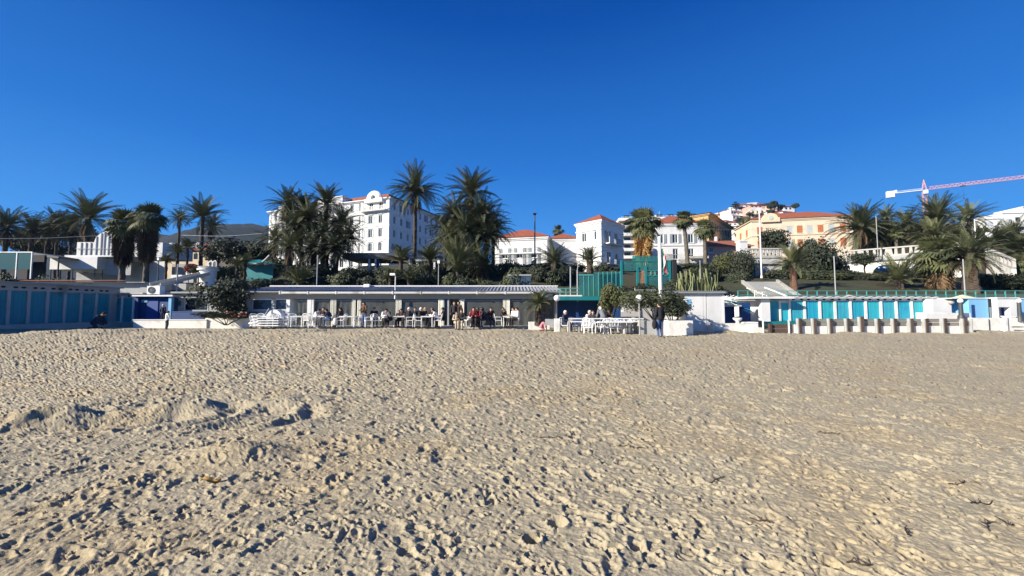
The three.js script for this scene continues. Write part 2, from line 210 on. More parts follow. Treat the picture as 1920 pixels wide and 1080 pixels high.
// ---------- plants ----------
function frondGeo(seed, len, e0, bend, n = 26, leaf = .5, lw = .05) {
  const r = rng(seed), P = [], N = 12, pts = [], tan = []; let x = 0, y = 0;
  for (let i = 0; i <= N; i++) { const t = i / N, e = e0 - bend * Math.pow(t, 1.25); pts.push([x, y]); tan.push([Math.cos(e), Math.sin(e)]); x += Math.cos(e) * len / N; y += Math.sin(e) * len / N; }
  for (let i = 0; i < N; i++) { const w0 = .035 * len / 3.5 * (1 - .8 * i / N), w1 = .035 * len / 3.5 * (1 - .8 * (i + 1) / N), [a, b] = pts[i], [c, d] = pts[i + 1]; P.push(a, b, -w0, c, d, -w1, a, b, w0, c, d, -w1, c, d, w1, a, b, w0, a, b + w0, 0, c, d + w1, 0, a, b, w0, c, d + w1, 0, c, d, w1, a, b, w0); }
  for (let k = 0; k < n; k++) for (const sd of [-1, 1]) {
    const t = clamp(.1 + .9 * (k + .5 + .5 * sd * .5) / n + (r() - .5) * .01), f = t * N, i = Math.min(N - 1, Math.floor(f)), u = f - i;
    const bx = lerp(pts[i][0], pts[i + 1][0], u), by = lerp(pts[i][1], pts[i + 1][1], u), tx = tan[i][0], ty = tan[i][1];
    const L1 = leaf * (.35 + .65 * Math.sin(Math.PI * Math.pow(t, .7))) * (.85 + .3 * r()), fw = lerp(.45, 1.1, t), up = .45 + .3 * (r() - .5), sideW = .75;
    let dx = tx * fw - ty * up * .6, dy = ty * fw + tx * up * .6, dz = sd * sideW; const l = Math.hypot(dx, dy, dz); dx *= L1 / l; dy *= L1 / l; dz *= L1 / l;
    const w = lw * (.8 + .35 * r()), mx = bx + dx * .45, my = by + dy * .45, mz = dz * .45, ex = bx + dx, ey = by + dy - L1 * .12, ez = dz;
    P.push(bx, by, 0, mx + tx * w, my + ty * w, mz, mx - tx * w, my - ty * w, mz, mx + tx * w, my + ty * w, mz, ex, ey, ez, mx - tx * w, my - ty * w, mz);
  }
  return tri(P);
}
function fanGeo(seed, pet, rad, e0, drape, tilt = .45) {
  const r = rng(seed), P = [], n = 17, cx = Math.cos(e0) * pet, cy = Math.sin(e0) * pet, w = .03; P.push(0, 0, -w, cx, cy, -w * .5, 0, 0, w, cx, cy, -w * .5, cx, cy, w * .5, 0, 0, w, 0, .04, 0, cx, cy + .03, 0, 0, 0, w);
  const e1 = e0 - tilt;
  for (let k = 0; k < n; k++) {
    const a = (k / (n - 1) - .5) * 4.1 + (r() - .5) * .08, rl = rad * (.82 + .25 * r()), c = Math.cos(a), s = Math.sin(a), da = .13, dir = (q, len, dr) => [cx + Math.cos(e1) * Math.cos(q) * len, cy + Math.sin(e1) * Math.cos(q) * len - dr + Math.abs(Math.sin(q)) * len * .15, Math.sin(q) * len];
    const A = dir(a - da, rl * .55, 0), Bq = dir(a + da, rl * .55, 0), C = dir(a, rl, drape * rl * (.4 + .8 * r()));
    P.push(cx, cy, 0, ...A, ...Bq, ...A, ...C, ...Bq);
  }
  return tri(P);
}
const FR = { up: [], mid: [], low: [], hang: [] };
for (let i = 0; i < 3; i++) { FR.up.push(frondGeo(11 + i, 3.5, 1.28 - .12 * i, .5 + .15 * i, 32, .6)); FR.mid.push(frondGeo(21 + i, 3.6, .8 - .12 * i, .75 + .2 * i, 32, .62)); FR.low.push(frondGeo(31 + i, 3.5, .25, .85 + .2 * i, 32, .6)); FR.hang.push(frondGeo(41 + i, 3.2, -.15 - .2 * i, .9, 30, .55)); }
const FRS = { up: [], mid: [], low: [], hang: [] }; // coarser leaves for small palms
for (let i = 0; i < 2; i++) { FRS.up.push(frondGeo(71 + i, 3.4, 1.25 - .2 * i, .8, 20, .85, .11)); FRS.mid.push(frondGeo(73 + i, 3.5, .75 - .15 * i, 1.0, 20, .85, .11)); FRS.low.push(frondGeo(75 + i, 3.4, .2, 1.1, 20, .8, .11)); FRS.hang.push(frondGeo(77 + i, 3, -.4, .8, 18, .7, .11)); }
const FAN = { up: [fanGeo(51, .8, 1.05, 1.35, .1, .1), fanGeo(52, .95, 1, 1.0, .2, .2)], mid: [fanGeo(53, 1.05, 1, .35, .4), fanGeo(54, 1, 1, .1, .5)], low: [fanGeo(55, 1, 1, -.35, .4), fanGeo(56, .9, .95, -.7, .3)] };
function trunkGeo(h, r0, r1, seed, bulge = .05, curve = 0) {
  const n = 12, k = Math.max(10, Math.ceil(h / .22)), g = new THREE.CylinderGeometry(1, 1, h, n, k, true); g.translate(0, h / 2, 0); const p = g.attributes.position, uv = g.attributes.uv;
  for (let i = 0; i < p.count; i++) { const y = p.getY(i), t = clamp(y / h), a = Math.atan2(p.getZ(i), p.getX(i)), rad = lerp(r0, r1, Math.pow(t, .7)) + r0 * .25 * Math.exp(-y * 1.8) + (vnoise(a * 2 + 9, y * 4, seed) - .5) * bulge + bulge * .35 * Math.sin(y * 21 + Math.sin(a * 3 + seed) * 1.2); p.setX(i, Math.cos(a) * rad + curve * t * t); p.setZ(i, Math.sin(a) * rad + curve * .4 * Math.sin(t * 3)); uv.setXY(i, a / 6.283 * 1.6, y); }
  g.computeVertexNormals(); return g;
}
// a feather palm whose crown centre shows at (px, py) at distance d, fronds rpx pixels long
function featherPalm(px, py, d, rpx, label, o = {}) {
  const r = rng(o.seed ?? px * 31 + py), c = at(px, py, d), base = V(c.x - (o.lean ?? 0), H(c.x, d) - .15, c.z); if (o.baseY !== undefined) base.y = o.baseY; base.y = Math.min(base.y, c.y - .3);
  const t = T('date_palm', label, 'palm tree', base, 0, o.group), h = c.y - base.y, sc = rpx * d / F / 3.3, cx = o.lean ?? 0, tr = o.tr ?? .2;
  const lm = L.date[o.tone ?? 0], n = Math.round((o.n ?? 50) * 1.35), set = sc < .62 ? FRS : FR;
  Mg('trunk', trunkGeo(Math.max(.3, h), tr * 1.1, tr, px, o.bulge ?? .06, cx), o.bark ?? m.bark, t);
  { const k = new THREE.SphereGeometry(tr * 1.25, 10, 8); k.scale(1, 1.3, 1); Mg('crown_heart', k, m.bark, t, V(cx, h, 0)); }
  const mix = (o.mix ?? [.26, .34, .25, .15]).slice(); if (!o.flat && mix[3] > .03) { mix[3] += .05; mix[2] += .02; } let k = 0, ang = r() * 6;
  ['up', 'mid', 'low', 'hang'].forEach((kind, q) => {
    const cnt = Math.round(n * mix[q]);
    for (let i = 0; i < cnt; i++) { ang += 2.39996 + (r() - .5) * .5; const s = sc * (.82 + .34 * r()); Mg('frond', set[kind][Math.floor(r() * set[kind].length)], q === 3 && r() < (o.dead ?? .35) ? L.deadDark : (r() < .75 ? lm : L.date[(k++) % 3]), t, V(cx, h + (q === 0 ? .12 : 0) * sc, 0), [(r() - .5) * .25, ang, (r() - .5) * .34], [s, s, s]).rotation.order = 'YXZ'; }
  });
  for (let i = 0; i < (n >= 64 ? 12 : 0); i++) { const s = sc * (.6 + .25 * r()); Mg('dead_frond', set.hang[i % set.hang.length], i % 3 ? L.deadDark : L.dead, t, V(cx, h - .15 - .25 * r(), 0), [(r() - .5) * .2, r() * 6.283, -.55 - .4 * r()], [s, s, s]).rotation.order = 'YXZ'; }
  return t;
}
function fanPalm(px, py, d, rpx, label, o = {}) {
  const r = rng(o.seed ?? px * 17 + py), c = at(px, py, d), base = V(c.x, Math.min(c.y - .4, (o.baseY ?? H(c.x, d)) - .15), c.z), t = T('fan_palm', label, 'palm tree', base, 0, o.group), h = c.y - base.y, sc = rpx * d / F / 1.85, tr = o.tr ?? .22;
  Mg('trunk', trunkGeo(h, tr * 1.15, tr * .9, px, .05, o.curve ?? 0), o.bark ?? m.barkGrey, t); const cx = o.curve ?? 0;
  let ang = r() * 6; const n = Math.round((o.n ?? 40) * 1.5);
  for (let i = 0; i < n; i++) { const q = i / n, kind = q < .4 ? 'up' : q < .75 ? 'mid' : 'low'; ang += 2.4 + (r() - .5) * .4; const s = sc * (.8 + .35 * r()); Mg('leaf', FAN[kind][Math.floor(r() * 2)], L.fan[r() < .6 ? 0 : 1], t, V(cx, h + .1 * (1 - q), 0), [(r() - .5) * .3, ang, (r() - .5) * .3], [s, s, s]).rotation.order = 'YXZ'; }
  if (o.skirt) { // dead leaves hanging down the trunk
    const len = o.skirt * d / F, gs = [], nn = o.skirtN ?? 120, fans = [fanGeo(61, .5, .8, -1.1, .35), fanGeo(62, .45, .75, -1.35, .2)];
    for (let i = 0; i < nn; i++) { const q = Math.pow(i / nn, .8), g = fans[i % 2].clone(), s = sc * lerp(1.3, .95, q) * (.8 + .4 * r()); g.scale(s, s * 1.15, s); g.rotateZ((r() - .5) * .3); g.rotateY(r() * 6.283); g.translate(cx, h - .2 - q * Math.max(.1, len - .9 * sc), 0); gs.push(g); }
    M('dead_leaf_skirt', gs, o.skirtMat ?? L.dead, t);
  }
  return t;
}
// crowns of many small leaves: unit radius, a few variants shared
function crownGeo(seed, lobes, leaves, size, flat = .8, inner = .55) {
  const r = rng(seed), P = [], Ls = []; for (let i = 0; i < lobes; i++) { const a = r() * 6.283, e = Math.asin(r() * 1.7 - .7), q = .3 + .42 * r(); Ls.push([Math.cos(a) * Math.cos(e) * q, Math.sin(e) * q * flat, Math.sin(a) * Math.cos(e) * q, .3 + .22 * r()]); }
  for (let i = 0; i < leaves; i++) {
    const lb = Ls[Math.floor(r() * lobes)], a = r() * 6.283, e = Math.asin(r() * 2 - 1), q = lb[3] * (inner + (1 - inner) * Math.sqrt(r())), nx = Math.cos(a) * Math.cos(e), ny = Math.sin(e), nz = Math.sin(a) * Math.cos(e);
    const x = lb[0] + nx * q, y = lb[1] + ny * q * .85, z = lb[2] + nz * q, s = size * (.6 + .8 * r()), u = V(nx + (r() - .5) * 1.6, ny + (r() - .5) * 1.6, nz + (r() - .5) * 1.6).normalize(), w = V(r() - .5, r() - .5, r() - .5).cross(u).normalize(), v = u.clone().cross(w);
    const c = (p, l, t) => P.push(x + w.x * p * s + v.x * l * s, y + w.y * p * s + v.y * l * s - t * s, z + w.z * p * s + v.z * l * s);
    c(0, 0, 0); c(-.36, .5, 0); c(.36, .5, 0); c(-.36, .5, 0); c(0, 1.1, .15); c(.36, .5, 0);
  }
  return tri(P);
}
const CR = [crownGeo(101, 16, 4200, .085), crownGeo(102, 22, 4200, .08, .75), crownGeo(103, 12, 3600, .09, .9), crownGeo(104, 26, 5200, .07, .7)];
const BUSHY = [crownGeo(111, 18, 2600, .1, .6), crownGeo(112, 14, 2400, .12, .7)];
function core(rad, s = .62) { return new THREE.IcosahedronGeometry(rad * s, 2); }
function leafTree(name, px, py, d, wpx, hpx, label, o = {}) { // crown centre at (px, py), half size wpx x hpx
  const c = at(px, py, d), base = V(c.x, Math.min(c.y - .4, (o.baseY ?? H(c.x, d)) - .1), c.z), t = T(name, label, o.cat ?? 'tree', base, 0, o.group), h = c.y - base.y, w = wpx * d / F / .8, hh = hpx * d / F / .72, v = o.v ?? 0;
  const gs = [trunkGeo(Math.max(.4, h), o.tr ?? .16, (o.tr ?? .16) * .6, px, .04, 0)], r = rng(px); for (let i = 0; i < 5; i++) { const a = i * 1.257 + r(); gs.push(bar(V(0, h * .62 + i * .08, 0), V(Math.cos(a) * w * .5, h + hh * (.1 + .3 * r()), Math.sin(a) * w * .5), .07, 5, .02)); }
  M('trunk', gs, o.bark ?? m.bark, t, true);
  Mg('crown', CR[v], L.bush[o.tone ?? 0], t, V(0, h, 0), [0, px, 0], [w, hh, w]);
  return t;
}
function bush(name, px, py, d, wpx, hpx, label, o = {}) {
  const c = at(px, py, d), t = T(name, label, o.cat ?? 'bush', V(c.x, c.y - hpx * d / F * .8, c.z), 0, o.group), w = wpx * d / F / .68, hh = hpx * d / F / .6;
  const gs = [], r = rng(px + 5); for (let i = 0; i < 6; i++) { const a = i * 1.05 + r(); gs.push(bar(V(Math.cos(a) * .08, -.4, Math.sin(a) * .08), V(Math.cos(a) * w * .5, hh * (.4 + .4 * r()), Math.sin(a) * w * .5), .035, 5, .012)); } M('stem', gs, m.bark, t, true);
  Mg('foliage', (o.big ? CR : BUSHY)[o.v ?? 0], L.bush[o.tone ?? 0], t, V(0, hh * .55, 0), [0, px, 0], [w, hh, Math.min(w, 3) * (o.depth ?? 1)]);
  return t;
}

// ---------- buildings ----------
const faceM = (f, w, dp) => f === 'front' ? new THREE.Matrix4() : f === 'right' ? new THREE.Matrix4().makeRotationY(Math.PI / 2).setPosition(w, 0, 0) : new THREE.Matrix4().makeRotationY(-Math.PI / 2).setPosition(0, 0, -dp);
const rect = (x0, x1, y0, y1) => [[x0, y0], [x1, y0], [x1, y1], [x0, y1]];
function archPts(x0, x1, y0, y1) { const r = (x1 - x0) / 2, p = [[x0, y0], [x1, y0]]; for (let i = 0; i <= 8; i++) { const a = Math.PI * i / 8; p.push([x0 + r + r * Math.cos(a), y1 - r + r * Math.sin(a)]); } return p; }
function hipGeo(w, dp, h, ov, ridge) { // eaves at y 0, local x 0..w, z 0..-dp
  const x0 = -ov, x1 = w + ov, z0 = ov, z1 = -dp - ov, cz = (z0 + z1) / 2, a = ridge ?? Math.min((x1 - x0) / 2 - .01, (z0 - z1) / 2), A = [x0, 0, z0], Bq = [x1, 0, z0], C = [x1, 0, z1], D = [x0, 0, z1], E = [x0 + a, h, cz], K = [x1 - a, h, cz];
  return tri([A, Bq, K, A, K, E, Bq, C, K, C, D, E, C, E, K, D, A, E, A, C, Bq, A, D, C].flat());
}
function addWindow(t, f, mtx, k, W = {}) {
  const { u, v, w, h } = k, z = -.16, fr = .09, ap = (l) => l.map(g => prep(g).applyMatrix4(mtx));
  const bars = [B(u - w / 2, u - w / 2 + fr, v, v + h, z, z + .1), B(u + w / 2 - fr, u + w / 2, v, v + h, z, z + .1), B(u - w / 2 + fr, u + w / 2 - fr, v, v + fr, z, z + .1), B(u - w / 2 + fr, u + w / 2 - fr, v + h - fr, v + h, z, z + .1)];
  if (w > .75) bars.push(B(u - .035, u + .035, v + fr, v + h - fr, z, z + .08));
  const win = M('window', ap(bars), k.frame ?? m.paint, t);
  M('pane', ap([B(u - w / 2 + .02, u + w / 2 - .02, v + .02, v + h - .02, z - .06, z - .005)]), k.glass ?? m.glass, win);
  M('sill', ap([B(u - w / 2 - .1, u + w / 2 + .1, v - .1, v - .002, -.1, .1)]), m.white, win);
  if (k.hood) M('hood', ap([B(u - w / 2 - .18, u + w / 2 + .18, v + h + .12, v + h + .28, .002, .2)]), m.white, win);
  if (k.shut === 'open') for (const s of [-1, 1]) M('shutter', ap([B(u + s * (w / 2 + .06 + w * .25) - w * .25, u + s * (w / 2 + .06 + w * .25) + w * .25, v, v + h, .02, .07)]), k.sm ?? m.shutterW, t);
  if (k.shut === 'closed') for (const s of [-1, 1]) M('shutter', ap([B(u + s * w * .25 - w * .24, u + s * w * .25 + w * .24, v + .02, v + h - .02, -.05, .03)]), k.sm ?? m.shutter, t);
  if (k.balcony) { const b = k.balcony, p = [B(u - b / 2, u + b / 2, v - .2, v - .06, .002, .95)]; M('balcony', ap(p), m.white, t); const q = []; const n = Math.round(b / .22); for (let i = 0; i <= n; i++) { const x = u - b / 2 + .05 + (b - .1) * i / n; q.push(B(x - .03, x + .03, v - .058, v + .8, .86, .92)); } q.push(B(u - b / 2, u + b / 2, v + .8, v + .9, .82, .95)); for (const s of [-1, 1]) q.push(B(u + s * (b / 2 - .05) - .04, u + s * (b / 2 - .05) + .04, v + .8, v + .9, .01, .818)); M('balustrade', ap(q), m.white, t); }
}
function building(name, label, cat, corner, anchor, yaw, w, dp, h, wm, faces, o = {}) {
  const c = Math.cos(yaw), s = Math.sin(yaw), p = anchor === 'right' ? V(corner.x - w * c, corner.y, corner.z + w * s) : corner.clone();
  const t = T(name, label, cat, p, yaw, o.group), th = .32, W = [];
  const mk = (f, len, inset) => { const holes = (faces[f] ?? []).map(k => k.arch ? archPts(k.u - k.w / 2, k.u + k.w / 2, k.v, k.v + k.h) : rect(k.u - k.w / 2, k.u + k.w / 2, k.v, k.v + k.h)); const g = prep(plate(rect(inset, len - inset, -(o.sub ?? 3), h), th, holes)); g.translate(0, 0, -th); return g.applyMatrix4(faceM(f, w, dp)); };
  W.push(mk('front', w, 0), mk('right', dp, th + .003), mk('left', dp, th + .003), B(.002, w - .002, -(o.sub ?? 3), h, -dp, -dp + .3), B(.3, w - .3, h - .3, h - .05, -dp + .3, -.33), B(.3, w - .3, 0, .1, -dp + .3, -.33));
  M('wall', W, wm, t);
  for (const f of ['front', 'right', 'left']) for (const k of faces[f] ?? []) addWindow(t, f, faceM(f, w, dp), k);
  const cor = []; for (const y of o.bands ?? []) { cor.push(B(-.1, w + .1, y, y + .22, .002, .14), B(w + .002, w + .12, y, y + .22, -dp, 0), B(-.12, -.002, y, y + .22, -dp, 0)); }
  if (o.cornice !== 0) { const k = o.cornice ?? .35; cor.push(B(-k, w + k, h + .002, h + .3, -dp - k, k), B(-k * .5, w + k * .5, h - .25, h - .002, .002, k * .5), B(w + .002, w + k * .5, h - .25, h - .002, -dp, 0)); }
  if (cor.length) M('cornice', cor, o.trim ?? m.white, t);
  if (o.roofH) M('roof', [hipGeo(w, dp, o.roofH, o.over ?? .5, o.ridge).translate(0, h + .302, 0)], o.roofM ?? m.roof, t);
  for (const [x, z, hh] of o.chimneys ?? []) M('chimney', [B(x - .4, x + .4, h + .3, h + .3 + hh, z - .4, z + .4), B(x - .5, x + .5, h + .3 + hh, h + .45 + hh, z - .5, z + .5)], m.white, t);
  return t;
}
const DEG = Math.PI / 180;
{ // grand white hotel
  const C = at(731, 372, 105), w = 46, dp = 42, h = C.y - 12.5, y0 = 12.5, front = [], right = [];
  const rows = [1.2, 5.1, 9.0, 12.9, 15.9 + .9];
  for (let i = 0; i < 13; i++) { const u = w - 3.1 - i * 3.35; for (let q = 1; q < 5; q++) { if (q === 4 && i < 2) { front.push({ u: u + .15, v: rows[q] - .2, w: 1.3, h: 2.5, arch: 1, glass: m.glass }); continue; } front.push({ u, v: rows[q], w: 1.25, h: q === 1 ? 2.4 : 2.3, shut: (i * 7 + q * 3) % 3 ? 'open' : undefined, hood: 1, sm: m.shutterW, arch: q === 1 ? 1 : 0, balcony: 0 }); } front.push({ u, v: .9, w: 1.5, h: 2.8, arch: 1 }); }
  front[front.findIndex(k => k.u > w - 3.1 && k.v > 16)].balcony = 0;
  for (let i = 0; i < 12; i++) for (let q = 1; q < 5; q++) right.push({ u: 2.2 + i * 3.2, v: rows[q], w: 1.05, h: 2.1, shut: (i + q) % 4 === 1 ? 'open' : undefined, sm: m.shutterG, hood: 1 });
  const t = building('hotel', 'grand white five storey hotel with round topped gable behind the tall palms', 'hotel', V(C.x, y0, C.z), 'right', -20 * DEG, w, dp, h, m.white, { front, right }, { bands: [4.3, 8.2, 12.0, 15.6], cornice: .6, chimneys: [[8, -9, 2.5], [22, -12, 2.2]] });
  M('roof', [tri((() => { const a = [[.4, 0, -.4], [w - .4, 0, -.4], [w - .4, 0, -dp + .4], [.4, 0, -dp + .4]], b = [[3.5, 2.7, -4.5], [w - 4, 2.7, -4.5], [w - 4, 2.7, -dp + 4], [3.5, 2.7, -dp + 4]], P = []; for (let i = 0; i < 4; i++) { const j = (i + 1) % 4; P.push(a[i], a[j], b[j], a[i], b[j], b[i]); } P.push(b[0], b[1], b[2], b[0], b[2], b[3]); return P.flat(); })()).translate(0, h + .302, 0)], m.roof, t);
  M('balcony', [B(w - 9.2, w - .6, 16.25, 16.5, .145, 1.3)], m.white, t);
  { const q = []; for (let i = 0; i <= 38; i++) q.push(B(w - 9.1 + i * .22, w - 9.03 + i * .22, 16.502, 17.3, 1.16, 1.24)); q.push(B(w - 9.2, w - .6, 17.302, 17.42, 1.1, 1.3)); M('balustrade', q, m.white, t); }
  { // round-topped gable with its own oculus
    const gx = w - 5.0, pts = [[gx - 3, h - .8]]; pts.push([gx + 3, h - .8], [gx + 3, h + .2], [gx + 2.1, h + .35]); for (let i = 0; i <= 12; i++) { const a = Math.PI * i / 12; pts.push([gx + 2.1 * Math.cos(a), h + .5 + 1.7 * Math.sin(a)]); } pts.push([gx - 2.1, h + .35], [gx - 3, h + .2]);
    const hole = []; for (let i = 0; i < 14; i++) { const a = -2 * Math.PI * i / 14; hole.push([gx + .75 * Math.cos(a), h + .5 + .75 * Math.sin(a)]); }
    const gb = M('gable', [plate(pts, 1.1, [hole], .08).translate(0, 0, -.3)], m.white, t); M('oculus', [new THREE.CylinderGeometry(.8, .8, .1, 16).rotateX(Math.PI / 2).translate(gx, h + .5, .1)], m.shutterW, gb);
    const rim = []; for (let i = 0; i < 16; i++) { const a = Math.PI * i / 16, b = Math.PI * (i + 1) / 16; rim.push(bar(V(gx + 2.3 * Math.cos(a), h + .5 + 1.85 * Math.sin(a), .5), V(gx + 2.3 * Math.cos(b), h + .5 + 1.85 * Math.sin(b), .5), .2, 6)); } M('moulding', rim, m.white, gb);
  }
  M('parapet', [B(w - 26, w - 16.5, h + .3, h + 2.1, -3, .2), B(w - 26.2, w - 16.3, h + 2.102, h + 2.35, -3.2, .4), B(4, w - 30, h + .3, h + 1.7, -2, .2)], m.white, t);
  const pil = []; for (const x of [.05, w - 9.9, w - .75]) pil.push(B(x, x + .7, 4.6, h - .3, .002, .12)); M('pilaster', pil, m.white, t);
}
{ // low white villa with orange roof
  const C = at(1026, 446, 64), w = 9.3, y0 = 8.2, h = C.y - y0, f = []; for (const [u, s] of [[2.0, 'open'], [4.6, 'open'], [7.1, 'open']]) { f.push({ u, v: h - 3.3, w: .95, h: 1.75, shut: s, sm: m.shutterG }); f.push({ u, v: .6, w: .95, h: 1.9, shut: s, sm: m.shutterG }); }
  building('villa', 'two storey white villa with bright orange hipped roof beside the tall lamp pole', 'house', V(C.x, y0, C.z), 'right', -13 * DEG, w, 8, h, m.white, { front: f, right: [{ u: 2.5, v: h - 3.3, w: .9, h: 1.7 }, { u: 5.4, v: h - 3.3, w: .9, h: 1.7 }] }, { bands: [h * .5], roofH: 2.1, over: .4, cornice: .25 });
  const D = at(1088, 450, 67);
  building('villa_wing', 'plain cream wing with low terracotta roof between white villa and tower house', 'house', V(D.x, 7.6, D.z), 'right', -6 * DEG, 5.8, 6, D.y - 7.6, m.white, { front: [{ u: 1.8, v: .9, w: .9, h: 1.6 }] }, { roofH: 1.5, over: .3, cornice: .15 });
}
{ // tower house
  const C = at(1127, 415, 62), w = 4.9, y0 = 7.6, h = C.y - y0, f = [{ u: 1.55, v: h - 3.0, w: .95, h: 1.55, glass: m.glass }, { u: 3.75, v: h - 2.9, w: .5, h: 1.5 }, { u: 1.6, v: h - 6.1, w: .9, h: 1.5 }], r = [{ u: 1.9, v: h - 3.2, w: .85, h: 1.9, shut: 'open', sm: m.shutterG }, { u: 4.6, v: h - 3.2, w: .85, h: 1.8, shut: 'closed', sm: m.shutterG }, { u: 2.4, v: h - 6.6, w: 1.4, h: 1.9, sm: m.shutterG }, { u: 4.8, v: h - 6.6, w: .9, h: 1.8 }];
  const t = building('tower_house', 'square three storey white tower house with small balconies', 'house', V(C.x, y0, C.z), 'right', -45 * DEG, w, 7.2, h, m.white, { front: f, right: r }, { cornice: .28, roofH: 1.9, over: .32, bands: [h - 1.3, h - 4.1] });
  const mx = faceM('right', w, 7.2), ap = (l) => l.map(g => prep(g).applyMatrix4(mx));
  for (const yy of [h - 3.45, h - 6.85]) { M('balcony', ap([B(.9, 5.6, yy - .15, yy, .14, 1.0)]), m.white, t); const q = []; for (let i = 0; i <= 20; i++) q.push(B(2.3 + i * .16, 2.33 + i * .16, yy + .002, yy + .85, .92, .96)); q.push(B(2.3, 5.55, yy + .852, yy + .9, .9, .98)); M('balcony_railing', ap(q), m.pole, t); M('balcony_panel', ap([B(.95, 2.2, yy + .002, yy + .98, .9, .99)]), m.white, t); }
}
{ // white house right of the tower
  const C = at(1322, 421, 70), w = 9.4, y0 = 9.6, h = C.y - y0, f = []; [[1.4], [4.0], [6.8]].forEach(([u]) => { f.push({ u, v: h - 3.4, w: .95, h: 1.7, shut: 'open', sm: m.shutterG }); f.push({ u, v: h - 6.4, w: 1.0, h: 2.0, frame: m.paint }); f.push({ u, v: .4, w: .95, h: 1.5 }); });
  const t = building('white_house', 'three storey white house with orange roof behind the flagpole and two slim palms', 'house', V(C.x, y0, C.z), 'right', -4 * DEG, w, 8, h, m.white, { front: f, right: [{ u: 3, v: h - 3.4, w: .9, h: 1.7 }] }, { roofH: 2.3, over: .35, cornice: .25, bands: [h - 3.9] });
  M('awning', [B(6, 9.3, 1.2, 1.32, .15, 1.4), B(6, 9.3, .9, 1.198, 1.3, 1.4)], m.canvas, t);
}
{ // ochre block with a long shaded flank
  const C = at(1328, 402, 96), w = 11, y0 = 12, h = C.y - y0, r = []; for (let i = 0; i < 6; i++) for (const q of [2.6, 6, 9.2]) r.push({ u: 2.5 + i * 3.3, v: h - q - .6, w: 1, h: 1.8, shut: 'open', sm: m.brown });
  building('ochre_house', 'tall ochre house with red hipped roof and long dark shaded flank', 'house', V(C.x, y0, C.z), 'right', -42 * DEG, w, 24, h, m.ochre, { front: [{ u: 8.2, v: h - 3.4, w: 1.3, h: 2.3, arch: 1 }, { u: 4.6, v: h - 3.4, w: 1.3, h: 2.3, arch: 1 }, { u: 8.2, v: h - 7.4, w: 1.2, h: 2.1, shut: 'open', sm: m.brown }], right: r }, { roofH: 2.2, over: .8, roofM: m.roofOld, cornice: .5, trim: m.ochre });
}
{ // long low pink house
  const A = at(1326, 461, 74), w = 8.6, y0 = 9.5, h = A.y - y0;
  const t = T('pink_house', 'long low pink house under a broad weathered terracotta roof', 'house', V(A.x, y0, A.z), 0);
  M('wall', [prep(plate(rect(0, w, -2, h), .3, [rect(.4, 1.2, h - 1.3, h - .3), rect(6.6, 7.8, h - 1.6, h - .3)])).translate(0, 0, -.3), B(0, .3, -2, h, -6, -.302), B(w - .3, w, -2, h, -6, -.302), B(0, w, -2, h + 1.5, -6.3, -6.002)], m.pink, t);
  for (const [u, ww, v] of [[.8, .8, h - 1.3], [7.2, 1.2, h - 1.6]]) addWindow(t, 'front', new THREE.Matrix4(), { u, v, w: ww, h: v > h - 1.4 ? 1 : 1.3 });
  M('roof', [tri([[-.3, h, .5], [w + .3, h, .5], [w + .3, h + 1.95, -5.2], [-.3, h, .5], [w + .3, h + 1.95, -5.2], [-.3, h + 1.95, -5.2], [-.3, h + 1.95, -5.2], [w + .3, h + 1.95, -5.2], [w + .3, h, -8], [-.3, h + 1.95, -5.2], [w + .3, h, -8], [-.3, h, -8]].flat()), B(-.3, w + .3, h - .12, h - .01, .3, .5)], m.roofOld, t);
  M('chimney', [B(4.1, 4.5, h + 1.6, h + 2.7, -5, -4.6)], m.white, t);
  const p = T('gate_pillar', 'plain white plastered pillar at the corner below the pink house', 'pillar', at(1392, 500, 56)); M('shaft', [B(-.55, .55, -.6, 3.6, -.5, .5), B(-.65, .65, 3.602, 3.8, -.6, .6)], m.white, p);
}
{ // yellow villa
  const A = at(1409, 415, 90), w = 20.6, y0 = 14, h = A.y - y0, f = []; const cols = [[1.7, 'closed', m.shutter], [7.9, 'closed', m.shutterW], [10.0, 'closed', m.shutter], [12.0, 'closed', m.shutterW], [14.2, 'closed', m.shutter], [16.3, 'closed', m.shutterW], [18.6, 'closed', m.shutter]];
  for (const [u, s, sm] of cols) for (const v of [h - 3.2, h - 6.4]) f.push({ u, v, w: 1.15, h: 1.75, shut: s, sm });
  const t = building('yellow_villa', 'pale yellow villa with orange shutters and red roof on the right slope', 'house', V(A.x, y0, A.z), 'left', -12 * DEG, w, 11, h, m.yellow, { front: f, left: [{ u: 4, v: h - 3.2, w: 1, h: 1.7, shut: 'closed' }, { u: 8, v: h - 3.2, w: 1, h: 1.7, shut: 'closed' }] }, { roofH: 2.6, over: .5, cornice: .3, trim: m.cream, bands: [h - 3.7], roofM: m.roof, chimneys: [[11, -4, 1.3], [15, -6, 1.0]] });
  const gx = 3.9, pts = [[gx - 1.9, h - .4], [gx + 1.9, h - .4], [gx + 1.9, h + .5]]; for (let i = 0; i <= 10; i++) { const a = Math.PI * i / 10; pts.push([gx + 1.5 * Math.cos(a), h + .6 + 1.0 * Math.sin(a)]); } pts.push([gx - 1.9, h + .5]);
  const gb = M('gable', [plate(pts, .7, [], .06).translate(0, 0, -.25)], m.cream, t); M('oculus', [new THREE.CylinderGeometry(.5, .5, .1, 16).rotateX(Math.PI / 2).translate(gx, h + .5, .54)], m.shutterW, gb);
}
